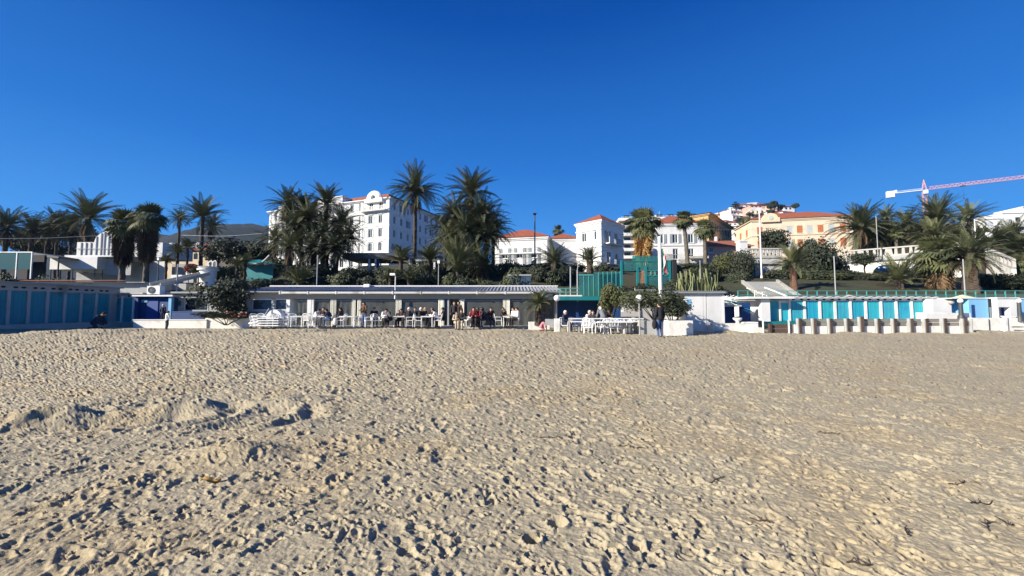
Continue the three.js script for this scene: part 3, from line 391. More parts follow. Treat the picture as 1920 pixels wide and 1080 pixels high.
{ // terraced apartment block with stacked balconies
  const A = at(1166, 410, 150), w = 31, y0 = 19, h = A.y - y0, t = T('apartment_block', 'stepped apartment block with stacked pale balconies behind the shaggy palm', 'building', V(A.x, y0, A.z), -.1);
  M('wall', [B(0, w, -3, h, -14, -1.6)], m.cream, t);
  const n = 6; for (let i = 0; i < n; i++) { const y = h - .4 - i * 3; M('balcony', [B(-1.2, w - i * .3, y - .5, y - .25, -1.598, .4), B(-1.2, w - i * .3, y - .248, y + .65, .2, .4), B(-1.2, -1.0, y - .248, y + .65, -14, .198), B(-1.2, -.01, y - .5, y - .25, -14, -1.6)], m.white, t); for (let q = 0; q < 7; q++) { const wn = M('window', [B(1 + q * 4.2, 3.4 + q * 4.2, y + .7, y + 2.1, -1.59, -1.5)], m.glass, t); } }
  M('penthouse', [B(6, 15, h, h + 2.1, -12, -4), B(19, 24, h, h + 1.5, -12, -6)], m.white, t);
  const q = []; for (let i = 0; i < 20; i++) q.push(B(.2 + i * 1.6, .28 + i * 1.6, h, h + 1.3, -1.5, -1.42)); q.push(B(0, w, h + 1.0, h + 1.08, -1.5, -1.42)); M('roof_railing', q, m.paint, t);
  M('aerial', [bar(V(16, h, -6), V(16, h + 4.2, -6), .06), bar(V(15.4, h + 3.6, -6), V(16.6, h + 3.6, -6), .04), bar(V(8, h + 2, -6), V(8, h + 4, -6), .05), bar(V(24, h, -6), V(24, h + 3, -6), .05)], m.metal, t);
}
{ // houses crowding the hilltop
  const r = rng(77), list = []; for (let i = 0; i < 64; i++) list.push([1338 + r() * 150, 0, 215 + r() * 100]);
  list.sort((a, b) => a[2] - b[2]);
  const hw = [m.white, m.white, m.cream, m.yellow, m.lightgrey, m.white, m.pink];
  for (const [px, , d] of list) {
    const x = PX(px, d), w = 4 + r() * 6.5, h = 2.4 + r() * 3, y0 = H(x, d) - 2, wm = hw[Math.floor(r() * hw.length)], flat = r() < .45;
    const t = T('hill_house', `small ${wm === m.pink ? 'pink' : wm === m.yellow ? 'yellow' : wm === m.cream ? 'cream' : wm === m.lightgrey ? 'grey' : 'white'} ${flat ? 'flat roofed' : 'red roofed'} house on the ${px < 1395 ? 'left' : 'right'} half of the crowded distant hilltop`, 'house', V(x, y0, -d), (r() - .5) * .9, 'small houses on the distant hilltop');
    M('wall', [B(-w / 2, w / 2, 0, h + 2, -8, 0)], wm, t);
    if (flat) M('parapet', [B(-w / 2 - .3, w / 2 + .3, h + 2.002, h + 2.5, -8.3, .3)], m.white, t); else M('roof', [hipGeo(w, 8, 1.8, .5).translate(-w / 2, h + 2.002, 0)], r() < .5 ? m.roof : m.roofOld, t);
    for (let q = 0; q < 2; q++) for (let k = 0; k < Math.floor(w / 2.8); k++) M('window', [B(-w / 2 + .9 + k * 2.6, -w / 2 + 2.0 + k * 2.6, h + .2 - q * 2.6, h + 1.4 - q * 2.6, .01, .06)], m.glass, t);
    if (r() < .5) M('balcony', [B(-w / 2, w * .2, h - .6, h - .4, .002, 1.2), B(-w / 2, w * .2, h - .398, h + .3, 1.1, 1.2)], m.white, t);
  }
  for (let i = 0; i < 44; i++) { const px = 1338 + r() * 165, d = 205 + r() * 110, x = PX(px, d), hh = 1.5 + r() * 3, t = T('hill_tree', `${hh > 3 ? 'taller' : 'low'} dark tree between houses on the ${px < 1395 ? 'left' : 'right'} half of the distant hilltop`, 'tree', V(x, H(x, d) - 1, -d), r() * 6, 'dark trees on the distant hilltop'); M('trunk', [cyl(.25, .15, hh, 0, 0, 0, 6)], m.bark, t); Mg('crown', BUSHY[i % 2], L.bush[3], t, V(0, hh + 1, 0), [0, 0, 0], [2.2 + r() * 2.4, 2 + r() * 2, 2.5]); }
  const pd = 260, px0 = 1385, x = PX(px0, pd), p = T('hill_pine', 'layered tall pine standing on the crest of the distant hill', 'tree', V(x, H(x, pd), -pd)); const top = PY(379, pd) - H(x, pd); M('trunk', [bar(V(0, 0, 0), V(0, top, 0), .35, 6, .1)], m.bark, p); for (const [k, s] of [[1, 1.1], [.86, 2.2], [.72, 2.6]]) Mg('crown', BUSHY[0], L.bush[3], p, V(0, top * k, 0), [0, k, 0], [s * 1.3, .8, s * 1.3]);
}
{ // white building far right
  const A = at(1846, 408, 150), t = T('terraced_building', 'long white terraced building on the slope at the far right edge', 'building', V(A.x, A.y - 8, A.z), -8 * DEG);
  for (const [x0, x1, y0, y1] of [[0, 6, -6, 7.3], [6.01, 13, -6, 9.4], [13.01, 34, -6, 11.6]]) M('wall', [B(x0, x1, y0, y1, -10, 0), B(x0 - .2, x1 + .2, y1 + .002, y1 + .35, -10.2, .3)], m.white, t);
  for (let i = 0; i < 9; i++) M('window', [B(1 + i * 3.1, 2.6 + i * 3.1, 4.4 + Math.min(i, 5) * .55, 6.1 + Math.min(i, 5) * .55, .01, .08)], i === 3 ? m.dark : m.shutterW, t);
  for (let i = 0; i < 3; i++) M('balcony', [B(2 + i * 6, 6.3 + i * 6, 2.6 + i * 1.2, 2.8 + i * 1.2, .01, 1.4), B(2 + i * 6, 6.3 + i * 6, 2.802 + i * 1.2, 3.6 + i * 1.2, 1.28, 1.4)], m.white, t);
}
{ // villa with dormers behind the left palms
  const A = at(306, 470, 110), w = 14, t = T('dormer_villa', 'cream villa with small arched dormers in its red roof behind left palms', 'house', V(A.x, 9, A.z), 0), h = A.y - 9;
  M('wall', [B(0, w, -2, h, -9, 0)], m.cream, t); M('roof', [hipGeo(w, 9, 2.9, .5).translate(0, h, 0)], m.roofOld, t);
  for (let i = 0; i < 4; i++) { const x = 1.6 + i * 2.6; const d = M('dormer', [plate(archPts(x - .6, x + .6, h + .9, h + 2.5), 1.6).translate(0, 0, -2.2)], m.white, t); M('pane', [B(x - .35, x + .35, h + 1.1, h + 1.9, -.58, -.5)], m.glass, d); M('window', [B(x - .5, x + .5, h - 2.4, h - .8, .01, .08)], m.glass, t); }
}

// ---------- beach buildings ----------
{ // left row of blue cabins: runs away from the viewer, so it stands in its own shade
  const A = V(-32.1, .0, -18.5), Bp = V(-30.9, 0, -30.2), dir = Bp.clone().sub(A), Ln = dir.length(), yaw = Math.atan2(-dir.z, dir.x) ;
  const t = T('cabin_row', 'row of dark blue beach cabins with white posts along the left edge', 'beach cabins', A, yaw), pitch = .93, n = Math.floor(Ln / pitch);
  // local x runs along the row, +z is the side with the doors
  M('plinth', [B(-.2, Ln, -.5, .36, -2.2, .25)], m.conc, t);
  M('wall', [B(0, Ln, .362, 2.52, -2.2, -.12), B(0, Ln, 2.522, 2.95, -2.2, .04)], m.lightgrey, t);
  M('roof', [B(-.1, Ln + .1, 2.952, 3.06, -2.4, .28)], m.tin, t);
  for (let i = 0; i <= n; i++) { M('post', [B(i * pitch - .075, i * pitch + .075, .362, 2.52, -.118, .05)], m.lightgrey, t); if (i < n) { const p = []; for (let k = 0; k < 4; k++) p.push(B(i * pitch + .08 + k * .1925, i * pitch + .265 + k * .1925, .4, 2.46, -.1, -.05 + (k % 2) * .006)); M('door', p, m.deepTeal, t); for (const q of [.28, .68]) M('vent', [new THREE.CylinderGeometry(.085, .085, .03, 10).rotateX(Math.PI / 2).scale(1.3, .8, 1).translate(i * pitch + q * pitch, 2.72, .05)], m.dark, t); } }
}
{ // two teal cabins turning the corner and the blue kiosk
  const A = at(206, 600, 30.2), t = T('corner_cabins', 'pair of teal cabins turning the corner beside the blue kiosk', 'beach cabins', V(A.x, 0, A.z), -3 * DEG);
  M('wall', [B(0, 2.7, 0, 2.5, -2, -.05), B(-.1, 2.8, 2.502, 2.62, -2.1, .2)], m.lightgrey, t);
  for (let i = 0; i < 3; i++) M('post', [B(i * .95 - .06, i * .95 + .08, .3, 2.35, -.048, .05)], m.paint, t);
  for (let i = 0; i < 3; i++) { M('door', [B(i * .95 + .1, i * .95 + .86, .36, 2.2, -.045, .01)], i === 2 ? m.teal : m.deepTeal, t); M('vent', [new THREE.CylinderGeometry(.08, .08, .03, 10).rotateX(Math.PI / 2).translate(i * .95 + .48, 2.36, -.03)], m.dark, t); }
  const K = at(252, 600, 29.4), k = T('kiosk', 'blue beach kiosk with pale corner post and flat roof', 'kiosk', V(K.x, 0, K.z), 0), w = 2.75;
  M('wall', [B(0, w, 0, 2.3, -2.6, -.25), B(-.03, .2, 0, 2.3, -.248, 0)], m.blue, k); M('roof', [B(-.15, w + .2, 2.302, 2.42, -2.7, .15)], m.paint, k); M('corner_post', [B(w - .22, w, .2, 2.3, -.248, 0)], m.sky, k); M('door', [B(.7, 1.55, .3, 2.1, -.248, -.2)], mat(.02, .06, .25, { rough: .6 }), k); M('sign_plate', [B(.3, .75, 1.85, 2.05, -.19, -.17)], m.sky, k);
  const S = at(250, 600, 26.8), s = T('terrace_wall', 'low white wall below the blue kiosk, partly in shadow', 'wall', V(S.x, 0, S.z)); M('wall', [B(0, 5.1, -.3, .56, -.25, 0), B(-.03, 5.1, .562, .62, -.28, .03)], m.whiteDirty, s);
  const Bw = at(322, 600, 28), bw = T('blue_wall', 'low dark blue wall between the kiosk and flower bed', 'wall', V(Bw.x, 0, Bw.z)); M('wall', [B(0, 2.4, .1, 1.12, -.2, 0), B(-.02, 2.42, 1.122, 1.18, -.22, .02)], m.blue, bw);
  const Gq = at(320, 600, 30), g = T('service_building', 'flat grey service building with one wide dark window', 'building', V(Gq.x, 0, Gq.z)); const wl = 5.6;
  M('wall', [prep(plate(rect(0, wl, 0, 2.55), .25, [rect(1.1, 2.85, 1.28, 2.2)])).translate(0, 0, -.25), B(0, wl, 0, 2.5, -4, -.9)], m.lightgrey, g); M('roof', [B(-.1, wl + .2, 2.552, 2.68, -4, .5), B(.6, wl + .2, 2.2, 2.28, .3, .4)], m.tin, g); M('window', [B(1.1, 2.85, 1.28, 2.2, -.2, -.16)], m.glass, g); M('frame', [B(1.05, 1.1, 1.25, 2.25, -.2, .03), B(2.85, 2.9, 1.25, 2.25, -.2, .03), B(1.1, 2.85, 2.2, 2.25, -.2, .03)], m.paint, g); M('sign_board', [B(.2, .75, 1.6, 1.95, .002, .04)], mat(.02, .12, .1, { rough: .5 }), g);
  const ac = at(275, 551, 29.2), a = T('air_conditioner', 'white air conditioner unit on the kiosk roof', 'air conditioner', V(ac.x, 2.42, ac.z)), aw = .98, ah = .68;
  M('casing', [B(0, aw, .06, ah, -.45, 0), B(.05, .2, 0, .058, -.4, -.05), B(aw - .2, aw - .05, 0, .058, -.4, -.05)], m.plastic, a); M('fan', [new THREE.CylinderGeometry(.26, .26, .02, 20).rotateX(Math.PI / 2).translate(.36, .37, .012)], m.dark, a); const gr = []; for (const q of [.08, .16, .24]) gr.push(new THREE.TorusGeometry(q, .012, 5, 18).translate(.36, .37, .04)); for (let i = 0; i < 6; i++) { const b = i * Math.PI / 3; gr.push(bar(V(.36, .37, .04), V(.36 + .25 * Math.cos(b), .37 + .25 * Math.sin(b), .04), .01)); } M('grille', gr, m.lightgrey, a);
}
{ // restaurant pavilion
  const d0 = 28, X0 = PX(460, d0), lx = (px) => PX(px, d0) - X0, t = T('beach_restaurant', 'long low beach restaurant with corrugated roof and clear vinyl curtains', 'restaurant', V(X0, 0, -d0)), W = lx(1050), fl = .14, top = 2.06;
  M('back_wall', [B(0, W, fl, 2.9, -4.2, -4)], m.grey, t); M('side_wall', [B(0, .15, fl, 2.5, -4, -.3), B(W - .3, W - .15, fl, 2.5, -4, -1)], m.lightgrey, t);
  M('floor', [B(0, W, 0, fl, -4, .02)], m.conc, t);
  M('fascia', [B(-.1, lx(536), top + .02, 2.52, -.22, -.05), B(lx(536), W - .5, top + .02, 2.5, -.2, -.05)], m.canvas, t);
  const band = []; for (let i = 0; i < 9; i++) { const a = lerp(lx(532), lx(1000), i / 9), b = lerp(lx(532), lx(1000), (i + 1) / 9) - .05; band.push(bar(V(a, 2.5, .42), V(b, 2.5, .42), .085, 10)); } for (let i = 0; i < 10; i++) { const a = lerp(lx(532), lx(1000), i / 9); band.push(B(a - .05, a + .02, 2.4, 2.62, .05, .53)); } M('awning_roll', band, m.paint, t);
  // corrugated roof: real waves, ridge behind
  { const nx = Math.round(W / .031), P = [], pt = (i, k) => [-.3 + (W + .5) * i / nx, 2.66 + k * .5 + .035 * Math.sin(i * .031 * 2 * Math.PI / .25), .5 - 3.9 * k]; for (let i = 0; i < nx; i++) for (let k = 0; k < 2; k++) { const a = pt(i, k / 2), b = pt(i + 1, k / 2), c = pt(i + 1, k / 2 + .5), e = pt(i, k / 2 + .5); P.push(...a, ...b, ...c, ...a, ...c, ...e); } M('roof', [tri(P)], m.tin, t); M('ridge_cap', [B(-.35, W + .25, 3.18, 3.27, -3.6, -3.3)], m.paint, t); M('eave', [B(-.3, W + .2, 2.54, 2.615, .3, .5)], m.tin, t); M('roof_vent', [B(lx(652), lx(664), 3.1, 3.36, -3.2, -2.9)], m.paint, t); }
  const posts = [[460, 473], [508.5, 516.5], [536.5, 543.5]]; for (const [a, b] of posts) M('post', [B(lx(a), lx(b), fl, top + .018, -.2, -.02)], a > 530 ? m.paint : m.lightgrey, t);
  for (const [a, b] of [[473, 508.5], [516.5, 536.5]]) { M('sill_wall', [B(lx(a), lx(b), fl, 1.25, -.18, -.06)], m.lightgrey, t); const w = M('window', [B(lx(a), lx(b), top - .05, top + .016, -.17, -.05), B(lx(a), lx(b), 1.252, 1.31, -.17, -.05)], m.paint, t); M('pane', [B(lx(a), lx(b), 1.312, top - .052, -.15, -.13)], m.glass, w); }
  for (const [a, b, w2] of [[620, 626], [626.5, 631], [660, 667], [670, 677], [742, 747], [747.5, 753], [822, 831], [863, 871], [943, 948], [949, 956]]) { // gathered white curtains beside the posts
    const x0 = lx(a), x1 = lx(b), P = [], n = 24; for (let i = 0; i < n; i++) { const f = (k, y) => [lerp(x0, x1, k / n), y, -.0 + .013 * Math.sin(k * .9 + a) + (y < 1 ? .008 * Math.sin(k * .5) : 0)]; const a1 = f(i, fl), b1 = f(i + 1, fl), c1 = f(i + 1, top), d1 = f(i, top); P.push(...a1, ...b1, ...c1, ...a1, ...c1, ...d1); } M('curtain', [tri(P)], m.curtain, t);
  }
  M('post', [B(lx(577), lx(584), fl, top + .018, -.14, .04)], m.paint, t); M('post', [B(lx(585), lx(589), fl, top + .018, -.1, .04)], m.paint, t); M('side_curtain', [strut(V(lx(543.6), 1.1, -.05), V(lx(557), 1.1, -1.3), .03, 1.9)], m.curtain, t);
  for (const [a, b] of [[557, 577], [589, 620], [632, 660], [677, 741], [754, 821], [872, 942], [957, 1003]]) { const nx = 20, P = [], x0 = lx(a), x1 = lx(b), f = (i, j) => { const u = i / nx, v = j / 4; return [lerp(x0, x1, u), lerp(fl + .02, top + .03, v), -.12 + .03 * Math.sin(u * 17 + a) * (1 - v) + .02 * Math.sin(u * 6 + v * 4 + a)]; }; for (let i = 0; i < nx; i++) for (let j = 0; j < 4; j++) P.push(...f(i, j), ...f(i + 1, j), ...f(i + 1, j + 1), ...f(i, j), ...f(i + 1, j + 1), ...f(i, j + 1)); const pn = M('vinyl_panel', [tri(P)], m.vinyl, t); M('hem', [B(x0, x1, top - .14, top - .1, -.085, -.075)], m.canvas, pn); }
  M('door_frame', [B(lx(831.5), lx(833), fl, top, -.2, 0), B(lx(839), lx(842), fl, top, -.2, 0), B(lx(861), lx(862.5), fl, top, -.2, 0)], m.lightgrey, t); M('door', [B(lx(833), lx(839), fl, top, -.16, -.12)], m.glass, t);
  for (let i = 1; i < 7; i++) M('roof_post', [cyl(.05, .05, 2.5, lx(532 + i * 78), fl, -2, 8)], m.paint, t);
  for (let i = 0; i < 7; i++) { const x = lx(560 + i * 66); M('inner_table', [B(x - .5, x + .5, .82, .86, -2.9, -2.1), cyl(.05, .05, .68, x, fl, -2.5, 8)], m.plastic, t); }
  // deck of the terrace
  const D = T('terrace_deck', 'pale concrete terrace slab in front of the restaurant', 'terrace', V(PX(478, 26.7), 0, -26.7)), dw = PX(1000, 26.7) - PX(478, 26.7); M('slab', [B(0, dw, -.3, .135, -1.27, 0), B(-.05, dw + .05, -.3, .139, .002, .12)], m.conc, D); D.userData.kind = 'structure'; delete D.userData.category;
}
{ // planters, walls at the beach edge
  const P = (name, label, x0, x1, yt, d, dep, mt = m.whiteDirty, bot = -.3) => { const a = at(x0, yt, d), t = T(name, label, 'planter', V(a.x, 0, -d)), w = PX(x1, d) - a.x, e = .1; M('wall', [B(0, w, bot, a.y, -e, 0), B(0, w, bot, a.y, -dep, -dep + e), B(0, e, bot, a.y, -dep + e, -e), B(w - e, w, bot, a.y, -dep + e, -e)], mt, t); M('earth', [B(e, w - e, bot, a.y - .06, -dep + e, -e)], m.soil, t); return t; };
  P('planter', 'long low white planter wall under the big bush left of the terrace', 385, 468, 596.5, 26.9, 1.2);
  P('planter', 'small white planter box holding the little palm at the terrace end', 992, 1030, 604, 24.3, .9);
  P('planter', 'square white stucco planter beside the standing man in jeans', 1254, 1298, 601, 19.6, 1.6);
  P('planter', 'dim grey planter wall behind the standing man in jeans', 1200, 1252, 601, 20.2, 1.2, m.lightgrey);
}
{ // white shed right
  const d = 23.5, X0 = PX(1284, d), w = PX(1357, d) - X0, t = T('white_shed', 'white boarded shed with flat roof right of the flagpole', 'shed', V(X0, 0, -d)), h = PY(550, d);
  const holes = []; M('wall', [B(0, w, -.4, h, -2.4, -.03), B(-1.15, 0, .4, h - .05, -2.4, -1.2)], m.white, t);
  for (const [a, b] of [[.0, 1.1], [1.12, 1.28], [1.34, w - .14]]) M('panel', [B(a, b, -.3, h - .08, -.028, .02)], m.white, t); M('corner_post', [B(w - .12, w, -.3, h - .06, -.028, .05)], m.paint, t); M('hatch', [B(.12, .36, h - .95, h - .35, .022, .04)], m.sky, t); M('door', [B(-.75, -.25, h - 1.1, h - .3, -1.198, -1.17)], m.teal, t); M('roof', [B(-1.4, w + .15, h + .002, h + .1, -2.6, .22), B(-1.4, w + .15, h + .102, h + .14, .12, .24)], m.tin, t);
  const L1 = at(1336, 605, 22), lw = T('low_wall', 'low white wall edging the sand right of the shed', 'wall', V(L1.x, 0, L1.z)); M('wall', [B(0, 2.6, -.3, .52, -.3, 0), B(1.75, 2.6, .522, .6, -.5, .02), B(2.0, 2.6, -.3, .3, .022, .5)], m.whiteDirty, lw);
  const st = at(1383, 602, 22.2), s = T('garden_urn', 'white stone urn standing on the low wall', 'urn', V(st.x, .52, st.z)); M('bowl', [new THREE.LatheGeometry([[.001, 0], [.14, 0], [.08, .06], [.1, .12], [.22, .2], [.25, .3], [.2, .32], [.001, .26]].map(p => new THREE.Vector2(...p)), 16)], m.white, s); Mg('plant', BUSHY[0], L.bush[1], s, V(0, .32, 0), [0, 0, 0], [.2, .14, .2]);
  // shaded passage between shed and cabins
  const q = at(1358, 600, 26), g = T('passage_shelter', 'dark blue shaded shelter in the passage beside the white shed', 'shelter', V(q.x, 0, q.z)), gw = PX(1396, 26) - q.x; M('wall', [B(0, gw * .5, 0, 1.7, -.2, 0), B(gw * .55, gw, 0, 1.75, .4, .6)], m.blue, g); const cov = []; for (let i = 0; i < 8; i++) cov.push(strut(V(0, 2.0 - i * .02, -.2 + i * .08), V(gw, 1.62 - .06 * i, -.1 + i * .12), .12, .03)); M('cover', cov, m.teal, g);
  const pl = at(1356, 572, 25.4), ch = T('plastic_pile', 'tangle of white plastic furniture piled on the passage roof', 'furniture pile', V(pl.x, pl.y, pl.z)), r = rng(9), bars = []; for (let i = 0; i < 46; i++) { const x = r() * .8, y = r() * .55, z = -r() * .7, a = V(x, y, z), b = V(x + (r() - .5) * .7, Math.max(.02, y + (r() - .5) * .6), z + (r() - .5) * .5); bars.push(bar(a, b, .022)); } M('frame', bars, m.plastic, ch); M('slab', [B(-.1, 1.1, -.1, 0, -1, .2)], m.conc, ch);
}
{ // right cabin row on its raised platform
  const d = 26, X0 = PX(1418, d), lx = (px) => PX(px, d) - X0, t = T('cabin_row', 'row of bright turquoise beach cabins with white posts on the right', 'beach cabins', V(X0, 0, -d)), top = PY(565, d), W = lx(1750);
  M('wall', [B(0, W, .1, top + .06, -2.2, -.08), B(lx(1479), W, top + .062, top + .2, -2.2, .03)], m.paint, t); M('corner_wall', [B(0, lx(1434), .52, top + .12, -.078, .5)], m.white, t);
  const doors = [[1435, 1459], [1463, 1477.5]]; for (let i = 0; i < 9; i++) doors.push([1481 + i * 28.6, 1505 + i * 28.6]); doors.push([1738, 1749]);
  doors.forEach(([a, b], i) => { const p = [], n = i < 2 ? 1 : 6, x0 = lx(a), x1 = lx(b), y0 = .56; for (let k = 0; k < n; k++) p.push(B(lerp(x0, x1, k / n) + (n > 1 ? .008 : 0), lerp(x0, x1, (k + 1) / n) - (n > 1 ? .008 : 0), y0, top - (i === 1 ? .12 : 0), -.07, -.02 + (k % 2) * .01)); if (n > 1) p.push(B(x0, x1, y0, top, -.078, -.071)); M('door', p, mat(.02 + .012 * (i % 3), .36 + .03 * ((i * 5) % 3), .5 + .02 * (i % 2), { map: tGrime, rough: .5 }), t); });
  for (let i = 0; i < doors.length - 1; i++) { const a = doors[i][1], b = doors[i + 1][0]; M('post', [B(lx(a + .3), lx(b - .3), .54, top + .02, -.078, .06)], m.paint, t); }
  for (let i = 0; i < 9; i++) for (const q of [.2, .75]) M('vent', [new THREE.CylinderGeometry(.07, .07, .03, 10).rotateX(Math.PI / 2).scale(1.4, .8, 1).translate(lx(1481 + (i + q) * 28.6), top + .13, .035)], m.dark, t);
  { const P = [], nx = 260, x0 = lx(1476), x1 = lx(1752), f = (i, k) => [lerp(x0, x1, i / nx), top + .3 + .12 * k + .03 * Math.sin(i / nx * (x1 - x0) * 2 * Math.PI / .55), .3 - 2.6 * k]; for (let i = 0; i < nx; i++) P.push(...f(i, 0), ...f(i + 1, 0), ...f(i + 1, 1), ...f(i, 0), ...f(i + 1, 1), ...f(i, 1)); M('roof', [tri(P)], m.lightgrey, t); M('eave', [B(x0, x1, top + .2, top + .265, .1, .26)], m.paint, t); M('canopy', [B(lx(1390), lx(1474), top + .16, top + .3, -2.4, .75)], m.paint, t); }
  M('platform', [B(-.05, lx(1750), .3, .52, -2, .75)], m.teal, t); const pil = []; for (let i = 0; i < 10; i++) pil.push(B(.2 + i * 1.25, .36 + i * 1.25, -.4, .298, -.6, -.44)); M('pile', pil, m.wood, t);
  const bx = T('white_box_building', 'plain white box building closing the left end of the turquoise cabins', 'building', V(PX(1392, 27), 0, -27)); M('wall', [B(0, PX(1419, 27) - PX(1392, 27), -.2, PY(565, 27), -2, 0)], m.white, bx);
  // white block and parapet at the right end
  const e = T('white_block', 'plain white block with low parapet at the right end of the turquoise cabins', 'building', V(PX(1748, 25.4), 0, -25.4)), ex = (px, q = 25.4) => PX(px, q) - PX(1748, 25.4); M('wall', [B(0, ex(1783), .45, PY(560.5, 25.4), -.6, 0)], m.white, e); M('parapet', [B(ex(1735, 23), ex(1818, 23), .3, PY(587, 23), 2.2, 2.4), B(ex(1814, 23), ex(1818, 23), .3, PY(587, 23), -.6, 2.198)], m.white, e); M('floor', [B(ex(1735, 23), ex(1814, 23), .3, .438, -.5, 2.198)], m.conc, e); M('pipe_end', [ball(.18, ex(1781), PY(566, 25.4), .05, 10)], m.grey, e);
}
{ // storm barrier of posts and boards in front of the turquoise cabins
  const d = 20.9, X0 = PX(1428, d), lx = (px) => PX(px, d) - X0, t = T('storm_barrier', 'low barrier of brown posts, weathered boards and white slabs before the cabins', 'barrier', V(X0, 0, -d)), ps = [1496.5, 1524, 1554, 1586, 1612, 1643, 1673, 1704, 1732, 1766, 1803, 1820], yT = PY(597.5, d), yM = PY(611.5, d), r = rng(5);
  ps.forEach((p, i) => { const h = p === 1612 ? .12 : .02 * r(), wd = p === 1612 ? .12 : .1; if (p < 1815) M('post', [B(lx(p) - wd, lx(p) + wd * .35, -.4, yT + h, -.02, .16)], i % 3 === 1 ? m.rust : m.brown, t); M('sunlit_side_strip', [B(lx(p) - wd - .06, lx(p) - wd - .004, -.4, yT + h * .8, -.02, .12)], m.lightgrey, t); });  // pale strip at the left of each post paints its sunlit side
  for (let i = 0; i < ps.length - 1; i++) { const a = lx(ps[i]) + .04, b = lx(ps[i + 1]) - .19; M('slab', [B(a, b, -.35, yM, -.06, .03)], m.whiteDirty, t); const hB = (yT - yM) / 2; for (let k = 0; k < 2; k++) M('board', [B(a - .02, b + .02, yM + .01 + k * hB, yM + (k + 1) * hB - .012, -.09 + k * .012, -.04)], m.wood, t); }
  for (let k = 0; k < 3; k++) M('board', [B(lx(1442), lx(1478), -.2 + k * .24, .03 + k * .24, -.08, -.03)], m.rust, t); M('board', [B(lx(1478), lx(1488), -.3, .5, -.09, -.04)], m.wood, t); for (const p of [1428, 1476]) M('pole', [cyl(.045, .045, 1.25, lx(p), -.5, .05, 8)], m.paint, t); M('slab', [B(lx(1487), lx(1494), -.3, .5, -.03, .04)], m.whiteDirty, t); M('post', [B(lx(1439), lx(1443), -.3, .55, -.05, .1)], m.brown, t);
}
{ // blue and white sheds far right
  const d = 25, X = (px) => PX(px, d), t = T('blue_shed', 'sky blue plastered shed beside the white block at the right', 'shed', V(X(1784), 0, -d)), x = (px) => X(px) - X(1784), h = PY(560, d); M('wall', [B(0, x(1816), .2, h, -2.4, -.9), B(x(1816), x(1852), .1, h, -2.4, 0)], m.sky, t); M('door', [B(x(1820), x(1825.5), .4, h - .4, .002, .03)], m.blue, t); M('coping', [B(-.05, x(1853), h + .002, h + .06, -2.5, .05)], m.paint, t);
  const w = T('white_shed', 'white shed with grey recessed doorway near the right edge', 'shed', V(X(1855), 0, -d + .4)), y = (px) => X(px) - X(1855), h2 = PY(560, d); M('wall', [prep(plate(rect(0, y(1894), .1, h2), .3, [rect(y(1857), y(1878), .5, PY(576, d))])).translate(0, 0, -.3), B(y(1857) - .1, y(1894), .1, h2, -2, -.9)], m.white, w); M('door', [B(y(1857), y(1878), .5, PY(576, d), -.5, -.46)], m.shutterG, w); M('coping', [B(-.05, y(1895), h2 + .002, h2 + .07, -2, .05)], m.paint, w);
  const b2 = T('blue_shed', 'darker blue shed cut off by the right edge', 'shed', V(X(1897), 0, -d - .8)); M('wall', [B(0, 4, .1, h, -2, 0)], m.sky, b2); M('coping', [B(-.05, 4.05, h + .002, h + .06, -2, .05)], m.paint, b2); M('door', [B(.3, .9, .2, h - .3, .002, .03)], m.blue, b2);
  const fw = T('beach_wall', 'long low white wall along the sand at the far right', 'wall', V(PX(1821, 22.6), 0, -22.6)); M('wall', [B(0, 6, -.4, PY(596, 22.6), -.25, 0), B(1.75, 1.9, -.4, PY(593, 22.6), .002, .12), B(3, 8, -.4, PY(600, 22.6), .002, .2), B(1.9, 2.9, PY(594, 22.6), PY(594, 22.6) + .05, -.2, -.05)], m.whiteDirty, fw); M('rail', [bar(V(2.0, .3, .22), V(5, .3, .22), .03), bar(V(2.0, -.0, .22), V(5, .0, .22), .03), bar(V(.9, -.1, .05), V(.9, .75, .05), .02)], m.dark, fw);
}
{ // promenade edge: retaining wall and turquoise railing
  const a = T('retaining_wall', 'retaining wall of the promenade behind the beach buildings', 'wall', V(0, 0, -31)); M('wall', [B(-60, 12.9, -.3, 2.3, -.5, 0), B(12.91, 60, -.3, 2.12, -.5, 0)], m.conc, a);
  const d = 31.1, t = T('promenade_railing', 'long turquoise railing along the promenade above the right cabins', 'railing', V(PX(1384, d), 2.1, -d)), x0 = PX(1384, d), W = PX(1960, d) - x0, n = 31, h = PY(545.5, d) - 2.1; for (let i = 0; i <= n; i++) M('post', [B(W * i / n - .028, W * i / n + .028, 0, h, -.03, .03)], m.tealRail, t); for (const y of [h, h * .52]) M('rail', [bar(V(0, y, 0), V(W, y, 0), .028, 6)], m.tealRail, t);
  const net = []; for (let i = 0; i < n; i++) net.push(B(W * i / n + .04, W * (i + 1) / n - .04, .05, h * .5, -.008, -.002)); M('mesh_panel', net, new THREE.MeshPhysicalMaterial({ color: new THREE.Color(.25, .42, .36), transmission: .75, roughness: .6, thickness: 0, side: THREE.DoubleSide }), t);
}
